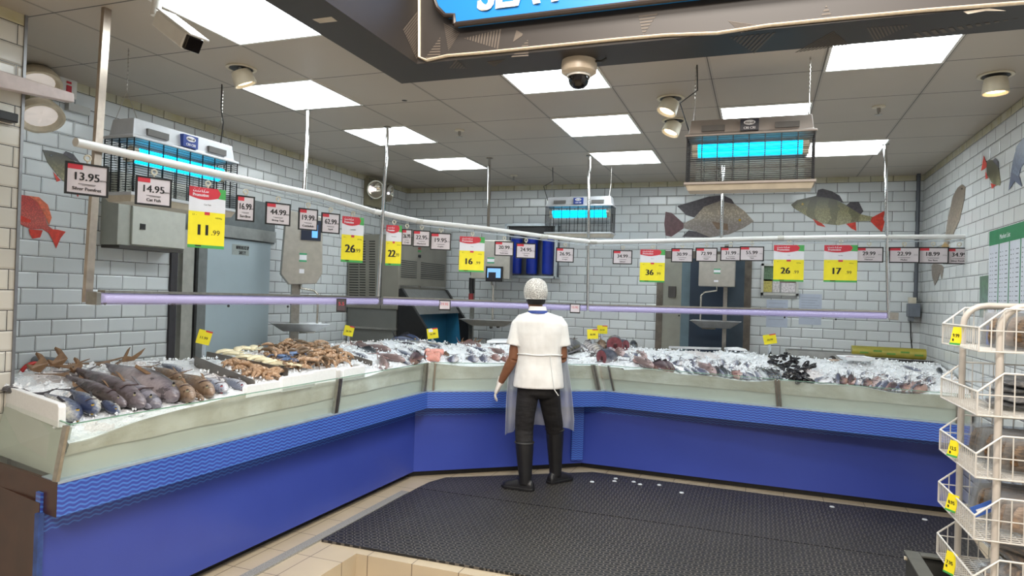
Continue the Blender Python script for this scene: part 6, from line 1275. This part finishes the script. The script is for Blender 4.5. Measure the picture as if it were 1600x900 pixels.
for k, z in enumerate(TZ):
    n = (9, 7, 11, 12, 8)[k]; ki = (0, 1, 0, 2, 0)[k]
    for i in range(n):
        kd = ki if random.random() < .75 else random.choice((0, 1, 2)); o = PK[kd] if not PKU[kd] else copy_thing(PK[kd]); PKU[kd] += 1
        flat = k in (1, 4); u = RLN*(.10+.8*(i+.5)/n) if not flat else RLN*random.uniform(.3, .7)
        p = rk(u, .23+random.uniform(-.02, .03), z-.090+(.075 if not flat else .024+.016*i)); o.location = p
        Z = (RDIR*1.0+V((0, 0, .55+random.uniform(-.1, .1)))).normalized() if not flat else V((random.uniform(-.15, .15), random.uniform(-.15, .15), 1)).normalized()
        X = (RS+RDIR*random.uniform(-.1, .1)); X = (X-Z*X.dot(Z)).normalized(); Y = Z.cross(X); s = .86
        if flat: X, Y = (X*math.cos(.3*i)+Y*math.sin(.3*i)), (Y*math.cos(.3*i)-X*math.sin(.3*i)); 
        if flat: X = X.normalized(); Y = Z.cross(X)
        o.matrix_world = Matrix(((X.x*s, Y.x*s, Z.x*s, p.x), (X.y*s, Y.y*s, Z.y*s, p.y), (X.z*s, Y.z*s, Z.z*s, p.z), (0, 0, 0, 1)))
        tag(o, f'clear pack of {("brown", "grey", "pale")[kd]} dried fish in the {tiers[k]} basket of the wire rack', 'fish pack', f'{("brown", "grey", "pale")[kd]} packs in the {tiers[k]} basket')
for k, (d, px, py, lb) in enumerate(((D1+.3, 1549, 524, 'blue paper label standing in the top basket of the wire rack'), (D1+.08, 1536, 795, 'blue and white paper label in the fourth basket of the wire rack'))):
    p = ond(px, py, d); t = tag(MB().obox(p, (.018, 0, 0) if k == 0 else (.035, 0, .02), (0, .002, 0), (0, 0, .04) if k == 0 else (-.01, 0, .018)).build('paper_label', mat('label_blue', (52, 92, 172), .5, 0, .1)), lb, 'label')
    MB().obox(p+V((0, -.003, 0)), (.012, 0, 0) if k == 0 else (.022, 0, .012), (0, .0008, 0), (0, 0, .01) if k == 0 else (-.003, 0, .005)).build('white_band', PAPER, t)
# yellow tags on the basket fronts
for k, (x, y, w_, h, z_) in enumerate(((1496, 525, 17, 28, 0), (1487, 701, 15, 26, 2), (1489, 786, 11, 28, 3), (1487, 880, 13, 36, 4))):
    d = (D1+D2)/2; p = ond(x, y, d); fr_ = (p-RO).dot(RDIR)/RLN; p = rk(RLN*min(.9, max(.1, fr_)), -.012, p.z); s = depth(p)/FPX
    a = math.atan2(RDIR.y, RDIR.x)+math.pi+.5; t = thing('basket_price_tag', f'yellow price tag hung on the front of the {tiers[z_]} wire basket', 'price tag', p, a, 'yellow tags on the wire baskets'); H = h*s; W = .055
    R_ = [(-W/2+.012, H/2), (W/2+.012, H/2), (W/2-.008, -H/2), (-W/2-.008, -H/2)]; MB().prism([(x_, -.001, z) for x_, z in R_], (0, .002, 0)).build('card', YELP, t, local=True)
    MB().prism([(x_, -.0018, z) for x_, z in ((-W/2-.008, -H/2), (W/2-.008, -H/2), (W/2-.006, -H/2+.008), (-W/2-.006, -H/2+.008))], (0, .0008, 0)).build('green_edge', GREENP, t, local=True)
    m = MB(); add_text(m, ('9.99', '12.5', '8.95', '7.95')[k], 0, .002, .014, .0018, W*.6, .0006); m.box(-.02, -.012, -.0018, -.001, -.022, -.012); m.build('price_lettering', INK, t, local=True)
# dark crate at the foot of the rack
p0 = ond(1416, 864, 3.35); t = thing('dark_crate', 'dark grey open crate under the wire rack at the bottom right', 'crate', (p0.x+.1, p0.y-.2, 0))
x0, y1, zt = p0.x, p0.y, p0.z; m = MB(); CR_ = mat('crate_grey', (62, 62, 58), .5, 0, .12, 10)
for a in ((x0, x0+.03, y1-.55, y1), (x0+.17, x0+.20, y1-.55, y1), (x0+.03, x0+.17, y1-.03, y1), (x0+.03, x0+.17, y1-.55, y1-.52)): m.box(*a, .016, zt)
m.box(x0, x0+.2, y1-.55, y1, .014, .03); m.build('body', CR_, t); m = MB()
for a in ((x0-.01, x0+.055, y1-.56, y1+.01), (x0+.155, x0+.21, y1-.56, y1+.01), (x0+.055, x0+.155, y1-.045, y1+.01), (x0+.055, x0+.155, y1-.56, y1-.505)): m.box(*a, zt, zt+.012)
m.build('rim', mat('crate_rim', (84, 84, 78), .5), t, bevel=.003)
MB().lathe([(.010, 0), (.010, .012), (.001, .013)], (x0-.0, y1-.02, zt-.02), (-1, 0, 0), 10).build('rivet', CREAM, t)
